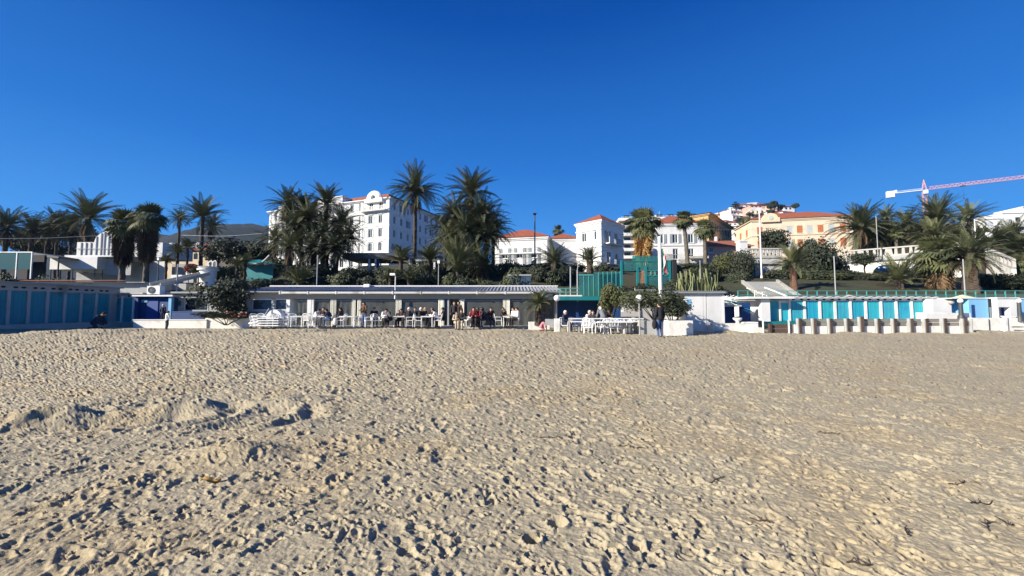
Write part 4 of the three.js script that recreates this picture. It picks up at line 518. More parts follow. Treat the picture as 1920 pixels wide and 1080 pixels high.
{ // turquoise terrace and its glass screens
  const d = 27, X = (px) => PX(px, d), t = T('turquoise_pavilion', 'turquoise roofed bar pavilion with dark blue front and glass screens', 'pavilion', V(X(1046), 0, -d)), x = (px) => X(px) - X(1046);
  M('wall', [B(0, x(1165), 0, PY(563, d), -2.5, -2.3), B(x(1085), x(1090), 0, PY(563, d), -1.2, -1.1), B(x(1152), x(1165), 0, PY(563, d), -2.3, -.2)], m.blue, t); M('roof', [B(-.1, x(1165), PY(563, d), PY(556, d), -2.5, .3)], m.teal, t); M('coping', [B(-.12, x(1090), PY(556, d) + .002, PY(553.5, d), -.2, .32)], m.paint, t);
  for (const [a, b] of [[1049, 1052], [1060, 1062.5]]) M('rail_post', [B(x(a), x(a) + .07, PY(553.5, d), PY(541, d), 0, .06)], m.tealRail, t); for (const y of [541, 548]) M('rail', [bar(V(0, PY(y, d), .03), V(x(1092), PY(y, d), .03), .03)], m.tealRail, t);
  for (let i = 0; i < 9; i++) { const px0 = 1085 + i * 9.2, px1 = px0 + 8.8, yb = PY(555, d), yt = PY(i < 3 ? 517 : 513.5 - i * .7, d), z = .1 - (i < 3 ? 0 : (i - 3) * .15); M('glass_screen', [B(x(px0), x(px1), yb, yt, z - .012, z)], m.tealGlass, t); M('screen_post', [B(x(px1), x(px1) + .05, yb, yt + .04, z - .03, z + .03)], m.tealRail, t); } M('screen_rail', [B(x(1085), x(1112), PY(517, d), PY(514.5, d), .06, .14)], m.tealRail, t);
  // big teal frame enclosure behind
  const d2 = 36, X2 = (px) => PX(px, d2), f = T('teal_enclosure', 'tall teal steel frame enclosure with glass panels around the shaggy palm', 'enclosure', V(X2(1166), H(X2(1166), d2) - .6, -d2)), z = (px) => X2(px) - X2(1166), y = (py) => PY(py, d2) - f.position.y;
  for (const px of [1166, 1196, 1212, 1237, 1257]) M('post', [B(z(px) - .09, z(px) + .09, 0, y(px === 1166 || px === 1257 ? 488 : 500), -.09, .09)], m.teal, f); for (const py of [490, 507]) M('beam', [B(z(1166), z(1259), y(py) - .03, y(py) + .03, -.06, .06)], m.teal, f);
  for (const [a, b, c, e] of [[1168, 1186, 491, 506], [1187, 1211, 480, 506], [1212, 1236, 480, 506], [1238, 1256, 488, 506], [1213, 1235, 514, 552], [1238, 1256, 510, 552]]) M('glass_panel', [B(z(a), z(b), y(e), y(c), -.02, .01)], m.tealGlass, f);
  { const sc = []; for (const [cx, cy, q] of [[1217, 512, .25], [1225, 513, .25], [1232, 512, .22], [1241, 511, .25], [1249, 512, .25]]) sc.push(new THREE.TorusGeometry(q, .03, 5, 16).translate(z(cx), y(cy), .05)); M('scrollwork', sc, m.tealRail, f); }
  for (const px of [1259]) M('dark_post', [B(z(px) + .1, z(px) + .45, 0, y(487), -.3, .3)], m.dark, f);
  const bp = at(1190, 552, 24), g = T('balustrade_canopy', 'small white tiled canopy and iron balustrade above the garden bushes', 'canopy', V(bp.x, bp.y, bp.z)); M('slab', [B(0, 1.3, -.06, 0, -1, .1)], m.white, g); const bl = []; for (let i = 0; i < 12; i++) bl.push(B(.03 + i * .11, .055 + i * .11, .002, .27, .05, .08)); bl.push(B(0, 1.3, .272, .3, .03, .09)); M('balustrade', bl, m.pole, g); const tl = []; for (let i = 0; i < 5; i++) tl.push(strut(V(-.05 - i * .2, -.02 - i * .045, .1), V(-.05 - i * .2, -.02 - i * .045, -.8), .19, .05)); M('tile', tl, m.white, g); M('post', [B(-.75, -.62, -1.1, -.2, -.4, -.28), cyl(.03, .01, .42, 0, 0, .06, 6)], m.white, g);
}

// ---------- garden structures ----------
{ // viaduct with balustrade and arches
  const A = at(1566, 500, 52), E = at(1745, 500, 46), yaw = Math.atan2(-(E.z - A.z), E.x - A.x), W = Math.hypot(E.x - A.x, E.z - A.z), t = T('viaduct', 'white arched viaduct wall carrying a concrete balustrade on the right slope', 'bridge', V(A.x, 4.5, A.z), yaw);
  const top = PY(489, 49) - 4.5, holes = [archPts(W * .04, W * .2, -.5, 2.2), archPts(W * .42, W * .66, -.5, top - .55)];
  M('wall', [plate(rect(0, W + 3.2, -1, top), 1.2, holes).translate(0, 0, -1.2)], m.whiteDirty, t); M('inner_wall', [B(W * .02, W * .7, -1, top - .3, -4, -3.6)], m.sky, t); M('cornice', [B(-.2, W + 3.4, top + .002, top + .5, -1.2, .35)], m.grey, t);
  const bal = (n, name) => { const b0 = top + .502; M('parapet', [B(-.2, W + 3.2, b0, b0 + .2, .0, .3), B(-.2, W + 3.2, b0 + .95, b0 + 1.12, -.02, .34)], m.conc, t); for (let i = 0; i <= n; i++) { const x = (W + 3) * i / n, wd = i % 4 === 0 ? .35 : .14; M('baluster', [prep(plate([[x - wd * 1.1, b0 + .202], [x + wd * 1.1, b0 + .202], [x + wd * .8, b0 + .948], [x - wd * .8, b0 + .948]], .24)).translate(0, 0, .03)], m.conc, t); } }; bal(18);
  const C = at(1850, 466, 44), S = at(1900, 487, 39), y2 = Math.atan2(-(S.z - C.z), S.x - C.x), L2 = Math.hypot(S.x - C.x, S.z - C.z), s = T('stair_balustrade', 'white concrete balustrade descending beside the stair at the far right', 'balustrade', V(C.x, 0, C.z), y2), q = (u, dy) => V(u * L2, lerp(C.y, S.y, u) + dy, 0);
  M('rail', [strut(q(0, 0), q(1, 0), .3, .16), strut(q(0, -.85), q(1, -.85), .3, .2)], m.conc, s); for (let i = 0; i <= 7; i++) { const c = q(i / 7, -.42); M('baluster', [B(c.x - .13, c.x + .13, c.y - .4, c.y + .4, -.12, .12)], m.conc, s); } M('wall', [prep(plate([[0, 3], [L2, 3], [L2, S.y - .96], [0, C.y - .96]], .3)).translate(0, 0, -.15)], m.whiteDirty, s);
  const D = at(1402, 484, 47), dw = PX(1466, 47) - D.x, g = T('garden_balustrade', 'short concrete balustrade with arched openings below the yellow villa', 'balustrade', V(D.x, D.y, D.z), -.05); M('wall', [B(0, dw, -3, 0, -.4, 0), B(0, dw, .002, .25, -.3, .1), B(0, dw, 1.05, 1.22, -.3, .1), B(0, dw, -.75, -.45, .002, .3)], m.conc, g); for (let i = 0; i <= 9; i++) M('baluster', [B(dw * i / 9 - .1, dw * i / 9 + .1, .252, 1.048, -.2, .02)], m.conc, g);
  const rf = at(1416, 474, 49), rm = T('ramp_wall', 'pale ramp parapet curving up below the yellow villa', 'wall', V(0, 0, 0)); rm.position.copy(rf); M('parapet', [strut(V(.1, .8, -1), V(1.6, .1, .2), .3, .4), strut(V(1.6, .1, .2), V(4.6, .5, .5), .3, .4)], m.conc, rm);
}
{ // stair down to the beach platform
  const a = at(1412, 521, 40), b = at(1462, 557, 31.5), t = T('garden_stair', 'shaded garden stair with slanting white parapets down to the promenade', 'stairs', V(a.x, a.y, a.z)), e = b.clone().sub(a), st = []; for (let i = 0; i < 12; i++) { const u = i / 12; st.push(B(e.x * u - 1.1, e.x * u + 2.3, e.y * u - 1.2, e.y * u - .45, e.z * u, e.z * (u + 1 / 12))); } M('step', st, m.grey, t);
  M('parapet', [strut(V(-1.2, -.35, 0), V(e.x - 1.2, e.y - .2, e.z), .22, .35)], m.conc, t); M('parapet', [strut(V(2.5, -.35, 0), V(e.x + 1.9, e.y - .2, e.z), .22, .35)], m.conc, t);
  const c = at(1417, 555, 27.5), p = T('slanted_canopy', 'slanted white slatted sun canopy on the roof left of the turquoise cabins', 'canopy', V(c.x, c.y, c.z)); const sl = []; for (let i = 0; i < 9; i++) { const u = i / 9; sl.push(strut(V(.1 + u * .15, .02 + u * .62, -u * 1.3), V(1.95 - u * .25, .02 + u * .62, -u * 1.3), .16, .03)); } sl.forEach(s => M('slat', [s], m.canvas, p)); M('frame', [strut(V(.75, 0, .1), V(.2, .66, -1.35), .06, .06), strut(V(2.15, 0, .1), V(1.55, .7, -1.35), .12, .09), bar(V(.4, -.15, 0), V(.4, .4, -.6), .03), bar(V(-.2, -.1, .2), V(-.2, .3, .2), .025), bar(V(.35, -.1, .2), V(.35, .3, .2), .025), bar(V(-.2, .28, .2), V(.6, .28, .2), .02)], m.paint, p);
}
// parasols folded flat on the cabin roof
[[1592, 559, 'cream square parasol lying open on the cabin roof at a pole'], [1805, 559, 'pale green edged square parasol behind the white block']].forEach(([px, py, lb], i) => { const c = at(px, py, 27.4), t = T('parasol', lb, 'parasol', V(c.x, c.y - .7, c.z)), w = .62; M('canopy', [tri([[-w, .62, w], [w, .62, w], [0, .95, 0], [w, .62, w], [w, .62, -w], [0, .95, 0], [w, .62, -w], [-w, .62, -w], [0, .95, 0], [-w, .62, -w], [-w, .62, w], [0, .95, 0]].flat()), B(-w, w, .52, .62, w - .01, w)], i ? mat(.6, .66, .38, { rough: .9 }) : m.canvas, t); M('pole', [cyl(.025, .025, .95, 0, 0, 0, 8)], m.pole, t); });
// poles and lamps
function lampPole(name, label, px, pt, pb, d, r, mt, head) { const a = at(px, pt, d), b = at(px, pb, d), t = T(name, label, name === 'flagpole' ? 'flagpole' : 'street lamp', V(b.x, b.y - .4, b.z)), h = a.y - b.y + .4; M('pole', [cyl(r * 1.25, r, h, 0, 0, 0, 10), cyl(r * 2, r * 1.6, .3, 0, 0, 0, 10)], mt, t); head?.(t, h); return t; }
const globeHead = (q) => (t, h) => { M('globe', [ball(q, 0, h + q * .7, 0, 18)], m.globe, t); M('collar', [cyl(.09, .06, .1, 0, h - .08, 0, 10)], m.darkPole, t); };
lampPole('street_lamp', 'white globe lamp on a slim post at the left end of the white fence', 1044.5, 563, 619, 21, .03, m.darkPole, globeHead(.17));
lampPole('street_lamp', 'white globe lamp on a grey post at the right end of the white fence', 1199.5, 563, 622, 20, .03, m.pole, globeHead(.17));
lampPole('street_lamp', 'pair of small white globes on a dark post beside the little palm', 1021, 559, 606, 25, .03, m.darkPole, (t, h) => { for (const s of [-1, 1]) M('globe', [ball(.12, s * .14, h + .06 * s, 0, 14)], m.globe, t); });
lampPole('street_lamp', 'stubby dark post with white globe before the blue shed', 1802, 567, 588, 22.6, .09, m.darkPole, globeHead(.13));
lampPole('street_lamp', 'stubby dark post with white globe at the right edge', 1912, 567, 590, 22.6, .08, m.darkPole, globeHead(.12));
lampPole('street_lamp', 'very tall dark lamp pole left of the white tower house', 1003, 404, 505, 52, .085, m.darkPole, (t, h) => M('lamp_head', [cyl(.1, .3, .25, 0, h, 0, 10), cyl(.3, .05, .12, 0, h + .25, 0, 10)], m.darkPole, t));
const boxHead = (s) => (t, h) => M('lamp_head', [B(s < 0 ? -.38 : .02, s < 0 ? -.02 : .38, h - .02, h + .14, -.12, .12)], m.globe, t);
lampPole('street_lamp', 'short white post with a square lamp head above the restaurant roof', 741, 516, 550, 27.6, .035, m.paint, boxHead(-1));
lampPole('street_lamp', 'slim pale garden lamp post behind the restaurant under the palm cluster', 822, 494, 540, 33, .035, m.pole, (t, h) => M('lamp_head', [B(-.1, .1, h, h + .25, -.1, .1)], m.globe, t));
lampPole('street_lamp', 'slim grey pole rising through the left palm clump', 594, 478, 540, 33, .04, m.pole, null);
lampPole('street_lamp', 'grey lamp post on the turquoise pavilion, left one of two', 1070, 500, 552, 29, .05, m.pole, (t, h) => M('lamp_head', [cyl(.08, .2, .16, 0, h, 0, 8)], m.darkPole, t));
lampPole('street_lamp', 'grey lamp post with pale arm on the turquoise pavilion, right one of two', 1083, 506, 555, 28, .05, m.pole, (t, h) => M('arm', [tube([V(0, h - .1, 0), V(.02, h + .5, 0), V(-.25, h + .85, 0), V(-.6, h + .7, 0)], .03, 12)], m.pole, t));
lampPole('street_lamp', 'tall pale pole in front of the yellow villa', 1428, 398, 515, 44, .07, m.paint, (t, h) => M('lamp_head', [B(-.08, .08, h, h + .4, -.08, .08)], m.paint, t));
lampPole('street_lamp', 'slim grey pole behind the parasol above the turquoise cabins', 1567, 480, 552, 31.6, .04, m.pole, null);
lampPole('street_lamp', 'thin pale pole standing before the big right palm', 1646, 405, 472, 48, .04, m.pole, null);
lampPole('street_lamp', 'white mast carrying a round dish above the viaduct', 1831, 411, 470, 48, .05, m.paint, (t, h) => { M('dish', [new THREE.SphereGeometry(.75, 16, 6, 0, 6.283, 0, .7).rotateX(1.3).scale(1, .8, 1).translate(.55, h - 2.3, .4)], m.paint, t); M('arm', [bar(V(-.5, h - 2.6, 0), V(.9, h - 2.6, 0), .05)], m.paint, t); });
lampPole('street_lamp', 'slim pale pole in front of the thick-trunked right palm', 1810, 486, 556, 31.6, .04, m.pole, null);
lampPole('street_lamp', 'thin grey pole between the two slim palms before the white house', 1314, 488, 545, 33, .03, m.pole, null);
lampPole('street_lamp', 'slim pale post beside the dormer villa and slide wall', 331, 495, 548, 33, .05, m.pole, null);
lampPole('street_lamp', 'dark post with lantern beside the two shaggy left palms', 296, 488, 520, 40, .04, m.darkPole, (t, h) => M('lantern', [B(-.1, .1, h, h + .25, -.1, .1), cyl(.16, .01, .12, 0, h + .25, 0, 6)], m.globe, t));
{ const t = lampPole('flagpole', 'thick white flagpole with a drooping tricolour flag', 1239.5, 448, 592, 20.5, .085, m.paint, (tt, h) => M('finial', [ball(.1, 0, h + .05, 0, 10)], m.paint, tt));
  const h0 = PY(467, 20.5) - t.position.y, cols = [mat(.03, .25, .1, { rough: .9 }), mat(.75, .73, .68, { rough: .9 }), mat(.5, .04, .05, { rough: .9 })], f = (u, v) => [.09 + u * .26 + .03 * Math.sin(v * 9 + u * 5), h0 - v * (1.0 + u * .1) - u * .42 * (1 - v * .4), .05 * Math.sin(u * 9 + v * 5)];
  cols.forEach((c, k) => { const P = []; for (let i = 0; i < 5; i++) for (let j = 0; j < 10; j++) { const u0 = (k + i / 5) / 3, u1 = (k + (i + 1) / 5) / 3, v0 = j / 10, v1 = (j + 1) / 10; P.push(...f(u0, v0), ...f(u1, v0), ...f(u1, v1), ...f(u0, v0), ...f(u1, v1), ...f(u0, v1)); } M('flag', [tri(P)], c, t); }); }
{ // tower crane
  const hub = at(1733, 356, 216), g0 = H(hub.x, 216), t = T('tower_crane', 'red and white tower crane reaching out above the right palms', 'crane', V(hub.x, g0, hub.z), Math.atan2(-27, 41) * -1), h = hub.y - g0, c = [], w = .75, w2 = [];
  t.rotation.y = -Math.atan2(26, 41);
  for (const [a, b] of [[-1, -1], [1, -1], [1, 1], [-1, 1]]) c.push(bar(V(a * w, 0, b * w), V(a * w, h - 1, b * w), .13, 4)); for (let i = 0; i < h - 3; i += 2) for (const [a, b, e, f] of [[-1, 1, 1, 1], [-1, -1, 1, -1], [-1, -1, -1, 1], [1, -1, 1, 1]]) c.push(bar(V(a * w, i, b * w), V(e * w, i + 2, f * w), .07, 4)); M('mast', c, m.crane, t);
  const J = []; const jl = 64; for (const [y, z] of [[0, -.7], [0, .7], [1.5, 0]]) J.push(bar(V(2, y, z), V(jl, y, z), .1, 4)); for (let x = 2; x < jl - 2; x += 2) J.push(bar(V(x, 0, -.7), V(x + 1, 1.5, 0), .07, 4), bar(V(x + 1, 1.5, 0), V(x + 2, 0, -.7), .07, 4), bar(V(x, 0, .7), V(x + 1, 1.5, 0), .07, 4), bar(V(x + 1, 1.5, 0), V(x + 2, 0, .7), .07, 4), bar(V(x, 0, -.7), V(x, 0, .7), .06, 4)); J.forEach(g => g.translate(0, h, 0)); M('jib', J, m.crane, t);
  M('counter_jib', [B(-14, -1, h - .2, h + .1, -.6, .6), bar(V(-14, h + .9, .6), V(-1, h + .9, .6), .06), bar(V(-14, h + .9, -.6), V(-1, h + .9, -.6), .06)], m.craneW, t); M('counterweight', [B(-16, -12.5, h - 2.2, h + 1.4, -1, 1), B(-12.3, -11.4, h + .1, h + 1.7, -.8, .8)], m.craneW, t);
  const P = []; for (const [a, b] of [[-1, -1], [1, -1], [1, 1], [-1, 1]]) P.push(bar(V(a * .9, h - .5, b * .9), V(0, h + 6, 0), .12, 4)); for (let i = 1; i < 4; i++) P.push(bar(V(-.9 + i * .2, h + i * 1.5, .9 - i * .2), V(.9 - i * .2, h + i * 1.5, .9 - i * .2), .07, 4)); M('tower_head', P, m.crane, t); M('cab', [B(-.9, .9, h - 2.6, h - .6, .8, 2.4)], m.craneW, t); M('tie_rod', [bar(V(0, h + 6, 0), V(-12, h + 1, 0), .03, 4)], m.darkPole, t); M('trolley', [B(14, 16, h - .5, h - .1, -.6, .6), bar(V(15, h - .5, 0), V(15, h - 7, 0), .04, 4), ball(.4, 15, h - 7, 0, 8)], m.darkPole, t);
}
{ // wires
  const w = (a, b, sag, label) => { const mid = a.clone().add(b).multiplyScalar(.5); mid.y -= sag; const g = M('overhead_wire', [tube([a, mid, b], .022, 24, 5)], m.metal); tag(g, label, 'cable'); };
  w(at(-60, 447, 40), at(182, 442, 44), .15, 'pale overhead cable crossing in front of the left palms'); w(at(340, 441, 60), at(500, 437, 60), .3, 'thin overhead cable crossing before the dark mountain'); w(at(1330, 431, 80), at(1480, 425, 80), .2, 'thin cable before the shaded flank of the ochre house');
}
// ---------- left garden ----------
{ const d = 52, X = (px) => PX(px, d), Y = (py) => PY(py, d), t = T('white_pavilion', 'white fabric pavilion with round arched end and thin dark ribs', 'pavilion', V(X(138), Y(482), -d)), x = (px) => X(px) - X(138), y = (py) => Y(py) - Y(482);
  const pts = [[x(138), 0], [x(300), 0], [x(300), y(455)]], cx = x(203), rx = x(236) - cx; for (let i = 0; i <= 12; i++) { const a = Math.PI * i / 12; pts.push([cx + rx * Math.cos(a), y(455) + (y(432) - y(455)) * Math.sin(a)]); } pts.push([x(168), y(454)], [x(138), y(454)]); M('wall', [plate(pts, 5).translate(0, 0, -5)], m.white, t);
  const rb = []; for (const px of [147, 156, 165, 175, 184, 190, 198, 205, 213, 222]) { const yt = px < 168 ? y(455) : y(455) + (y(433) - y(455)) * Math.sqrt(Math.max(0, 1 - ((x(px) - cx) / rx) ** 2)); rb.push(B(x(px) - .05, x(px) + .05, .05, yt, .01, .1)); } rb.push(B(x(138), x(236), 1.1, 1.16, .101, .14)); M('rib', rb, m.grey, t);
  const e = 45, W = T('canvas_shelter', 'white canvas shelter on dark legs below the arched pavilion', 'shelter', V(PX(89, e), PY(505, e), -e)), ex = (px) => PX(px, e) - PX(89, e), ey = (py) => PY(py, e) - PY(505, e);
  M('canopy', [B(0, ex(178), 0, ey(481), -3, 0), B(ex(112), ex(228), ey(481) + .002, ey(478), -3, -.2)], m.white, W); M('side_panel', [B(ex(178) + .005, ex(228), -.6, ey(483), -1, -.9)], m.lightgrey, W); M('leg', [0.05, ex(105), ex(131), ex(173), ex(187)].map(q => cyl(.05, .05, 2, q, -2, -.1, 6)), m.darkPole, W); M('back_cloth', [B(0, ex(170), -1.6, -.1, -2.9, -2.8)], m.grey, W);
  const w2 = T('garden_wall', 'bright white garden wall behind the two shaggy palm trunks', 'wall', V(PX(226, 48), PY(525, 48), -48)), wx = (px) => PX(px, 48) - PX(226, 48); M('wall', [B(0, wx(294), -1, PY(490, 48) - PY(525, 48), -.4, 0), B(wx(294) + .03, wx(306), -1, PY(490, 48) - PY(525, 48), -.38, .05)], m.white, w2); M('return_wall', [B(wx(306) + .01, wx(345), -1, PY(493, 48) - PY(525, 48), -1.4, -1)], m.grey, w2);
  const r2 = T('low_roof', 'low flat roof edged with terracotta tiles behind the blue cabins', 'roof', V(PX(40, 33.5), 0, -33.5)), rx2 = (px) => PX(px, 33.5) - PX(40, 33.5), ry = PY(530, 33.5); M('wall', [B(0, rx2(270), 0, ry, -3, -.3)], m.lightgrey, r2); M('roof', [B(-.3, rx2(272), ry + .002, ry + .06, -3.2, .1)], m.lightgrey, r2); const tl = []; for (let i = 0; i < 52; i++) { const q = rx2(40) + rx2(232) * i / 52; tl.push(new THREE.CylinderGeometry(.1, .1, .5, 6, 1, true, 0, Math.PI).rotateZ(Math.PI / 2).rotateY(Math.PI / 2).rotateX(.15).translate(q + .1, ry + .11, .02)); } M('coping_tile', tl, mat(.5, .25, .16, { rough: .9 }), r2);
  const tt = T('teal_screen', 'teal glazed screens with shade coloured into the panes and pale frames among the left shrubs', 'screen', V(PX(-10, 40), PY(505, 40), -40)), q = (px) => PX(px, 40) - PX(-10, 40), hy = PY(472, 40) - PY(505, 40); for (const [a, b] of [[-8, 26], [28, 54]]) { M('pane', [B(q(a), q(b), 0, hy - .1, -.03, .02)], mat(.008, .07, .07, { rough: .3 }), tt); M('frame', [B(q(a), q(b), hy - .1, hy, -.05, .06), B(q(b), q(b) + .1, -1, hy, -.05, .06)], m.paint, tt); } M('back', [B(q(-8), q(56), -1, hy - .2, -1.2, -1)], m.dark, tt);  // pane colour is darkened to carry the shade on the screens
  const sh = T('shade_roof', 'dark sloping shade roof beside the canvas shelter', 'shelter', at(54, 472, 43)); M('roof', [prep(plate([[0, 0], [3.4, -.55], [3.4, -.75], [0, -.4]], 3)).translate(0, 0, -3)], m.darkPole, sh); M('leg', [cyl(.07, .07, 2.4, .2, -2.7, -.2, 6), cyl(.07, .07, 2.2, 3.2, -2.8, -.2, 6)], m.darkPole, sh);
  const k = at(390, 517, 36), dr = T('round_platform', 'white round platform with disc top and slanting chute', 'platform', V(k.x, k.y - 1, k.z)); M('drum', [cyl(.62, .66, 1.5, 0, 0, 0, 20)], m.white, dr); M('disc', [cyl(.85, .85, .14, 0, 1.5, 0, 24).scale(1, 1, 1), cyl(.6, .85, .2, 0, 1.64, 0, 24)], m.white, dr); M('chute', [strut(V(.1, 1.0, .5), V(-1.2, -.25, 4), .85, .12), strut(V(-.35, 1.15, .5), V(-1.65, -.1, 4), .08, .3), strut(V(.55, 1.15, .5), V(-.75, -.1, 4), .08, .3)], m.canvas, dr); M('loop_rail', [tube([V(.1, 1.8, 0), V(.0, 2.2, 0), V(.25, 2.4, 0), V(.45, 2.2, 0), V(.35, 1.8, 0)], .05, 16), tube([V(.5, 1.8, .1), V(.5, 2.25, .1), V(.75, 2.4, .1), V(.85, 2.1, .1), V(.8, 1.7, .1)], .05, 16)], m.paint, dr);
  const pg = at(485, 497, 40), tp = T('garden_tent', 'teal garden tent with cream upswept roof corners', 'tent', V(pg.x, pg.y - 1.6, pg.z)); M('roof', [tri([[-1.9, 1.7, .9], [1.9, 1.7, .9], [0, 2.2, 0], [1.9, 1.7, .9], [1.9, 1.7, -.9], [0, 2.2, 0], [-1.9, 1.7, .9], [0, 2.2, 0], [-1.9, 1.7, -.9]].flat())], m.teal, tp); M('roof_edge', [tube([V(-1.9, 2.3, .9), V(-1.2, 1.75, .92), V(0, 1.6, .95), V(.9, 1.75, .92), V(1.7, 2.5, .9)], .1, 20)], m.canvas, tp); M('curtain', [B(-1.5, 1.5, 0, 1.6, -.1, 0)], m.teal, tp);
  for (const [px, lb] of [[352, 'left white garden statue on a plinth near red flowers'], [362, 'right white garden statue half hidden by red flowers']]) { const c = at(px, 521, 38), s = T('garden_statue', lb, 'statue', V(c.x, c.y, c.z)); M('figure', [new THREE.LatheGeometry([[.001, 0], [.2, 0], [.17, .1], [.14, .3], [.16, .5], [.12, .62], [.06, .68], [.09, .76], [.07, .86], [.001, .9]].map(p => new THREE.Vector2(...p)), 12)], m.white, s); M('plinth', [B(-.22, .22, -.5, -.002, -.22, .22)], m.conc, s); }
  const bl = T('garden_bench_wall', 'white low wall with pale stone steps left of the statues', 'wall', at(320, 520, 38)); M('wall', [B(0, 1.1, -.2, .25, -.3, 0)], m.white, bl); for (let i = 0; i < 5; i++) M('stone', [B(-.6 + i * .75, .1 + i * .75, -1.4, -.75 - .05 * (i % 2), 1.4, 1.8)], m.conc, bl);
}
{ // terrace pavilion of the hotel garden
  const d = 46, X = (px) => PX(px, d), t = T('garden_pergola', 'dark garden pergola with flat roof below the white hotel', 'pergola', V(X(640), PY(515, d), -d)), x = (px) => X(px) - X(640), y = (py) => PY(py, d) - PY(515, d); M('roof', [B(0, x(748), y(485), y(474), -5, 0)], m.darkPole, t); for (const px of [690, 702, 766]) M('post', [B(x(px) - .1, x(px) + .1, -1, y(485), -.3, -.1)], m.lightgrey, t); M('post', [B(x(700), x(707), -1, y(485), -.5, -.3)], m.blue, t); M('beam', [strut(V(x(715), y(484), -.1), V(x(772), y(493), .8), .15, .2)], m.brown, t); M('back_wall', [B(0, x(690), -1, y(490), -4.9, -4.7)], m.white, t);
  const h = T('garden_hut', 'small white columned hut with dark openings right of the tall palm', 'hut', V(X(779), PY(521, d), -d)); const z = (px) => X(px) - X(779); M('wall', [B(0, z(822), 0, 2.0, -2, -1.7)], m.blue, h); M('roof', [B(-.1, z(824), 2.0, 2.2, -2, .1)], m.lightgrey, h); for (const px of [780, 795, 812]) M('column', [B(z(px) - .01, z(px) + .22, 0, 2.0, -.2, 0)], m.white, h); M('kerb', [B(-.3, z(830), -.3, -.02, -1, .3)], m.conc, h);
  const s = T('utility_box', 'wide grey blue flat topped utility hut behind the roof end', 'hut', V(PX(953, 36), H(PX(953, 36), 36) - .3, -36)); const uw = PX(995, 36) - PX(953, 36), uh = PY(517, 36) - s.position.y; M('wall', [B(0, uw, 0, uh, -1.5, 0)], mat(.05, .09, .14, { map: tGrime }), s); M('lid', [B(-.05, uw + .05, uh, uh + .12, -1.6, .05)], m.lightgrey, s); for (let i = 1; i < 4; i++) M('seam', [B(uw * i / 4 - .02, uw * i / 4 + .02, .1, uh - .1, .002, .02)], m.darkPole, s);
}
// ---------- trees and palms ----------
const P_ = featherPalm, Fp = fanPalm;
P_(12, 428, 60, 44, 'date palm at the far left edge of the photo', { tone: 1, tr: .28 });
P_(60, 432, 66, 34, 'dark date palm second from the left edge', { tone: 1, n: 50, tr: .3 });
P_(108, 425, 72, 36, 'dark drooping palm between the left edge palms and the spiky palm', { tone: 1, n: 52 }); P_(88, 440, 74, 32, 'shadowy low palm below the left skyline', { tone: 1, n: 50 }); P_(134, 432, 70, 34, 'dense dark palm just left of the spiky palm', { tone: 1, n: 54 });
P_(165, 412, 60, 50, 'spiky date palm above the white arched pavilion', { tr: .3, mix: [.42, .36, .18, .04] });
Fp(234, 424, 44, 34, 'shaggy fan palm, left one of the pair by the white garden wall', { skirt: 68, skirtMat: L.deadDark, skirtN: 170, tr: .27, n: 46 }); Fp(279, 412, 43, 33, 'shaggy fan palm, right one of the pair by the white garden wall', { skirt: 74, skirtMat: L.deadDark, skirtN: 190, tr: .25, n: 46 });
P_(337, 412, 95, 22, 'small distant palm left of the isolated date palm', { tr: .28 }); P_(380, 408, 68, 42, 'isolated date palm against the sky above the mountain ridge', { tr: .28, mix: [.36, .4, .2, .04], n: 42 }); P_(396, 428, 82, 28, 'smaller shaded palm just behind the isolated date palm', { tone: 1 });
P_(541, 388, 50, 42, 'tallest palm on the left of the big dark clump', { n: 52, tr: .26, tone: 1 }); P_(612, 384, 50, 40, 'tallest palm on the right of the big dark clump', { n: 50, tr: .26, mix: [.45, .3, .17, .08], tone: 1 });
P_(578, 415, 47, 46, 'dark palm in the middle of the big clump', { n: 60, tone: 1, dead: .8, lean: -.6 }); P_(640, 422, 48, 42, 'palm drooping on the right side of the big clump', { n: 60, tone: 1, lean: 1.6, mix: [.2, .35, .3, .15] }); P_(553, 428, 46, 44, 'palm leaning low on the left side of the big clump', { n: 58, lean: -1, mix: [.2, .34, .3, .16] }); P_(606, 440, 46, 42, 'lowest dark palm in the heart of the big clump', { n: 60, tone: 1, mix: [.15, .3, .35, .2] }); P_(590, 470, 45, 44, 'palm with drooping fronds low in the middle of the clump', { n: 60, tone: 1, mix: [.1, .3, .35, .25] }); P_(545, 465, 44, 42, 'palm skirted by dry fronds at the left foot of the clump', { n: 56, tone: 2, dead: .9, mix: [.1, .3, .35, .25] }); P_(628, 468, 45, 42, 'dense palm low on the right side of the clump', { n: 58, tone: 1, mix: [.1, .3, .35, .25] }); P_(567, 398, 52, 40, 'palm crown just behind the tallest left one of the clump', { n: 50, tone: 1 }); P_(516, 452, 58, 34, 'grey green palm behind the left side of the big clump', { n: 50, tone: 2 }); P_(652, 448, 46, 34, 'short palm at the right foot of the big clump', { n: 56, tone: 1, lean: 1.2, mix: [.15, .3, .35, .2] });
P_(779, 362, 50, 51, 'tall single date palm with long bare trunk before the white hotel', { n: 64, tr: .24, mix: [.24, .32, .28, .16], dead: .2 });
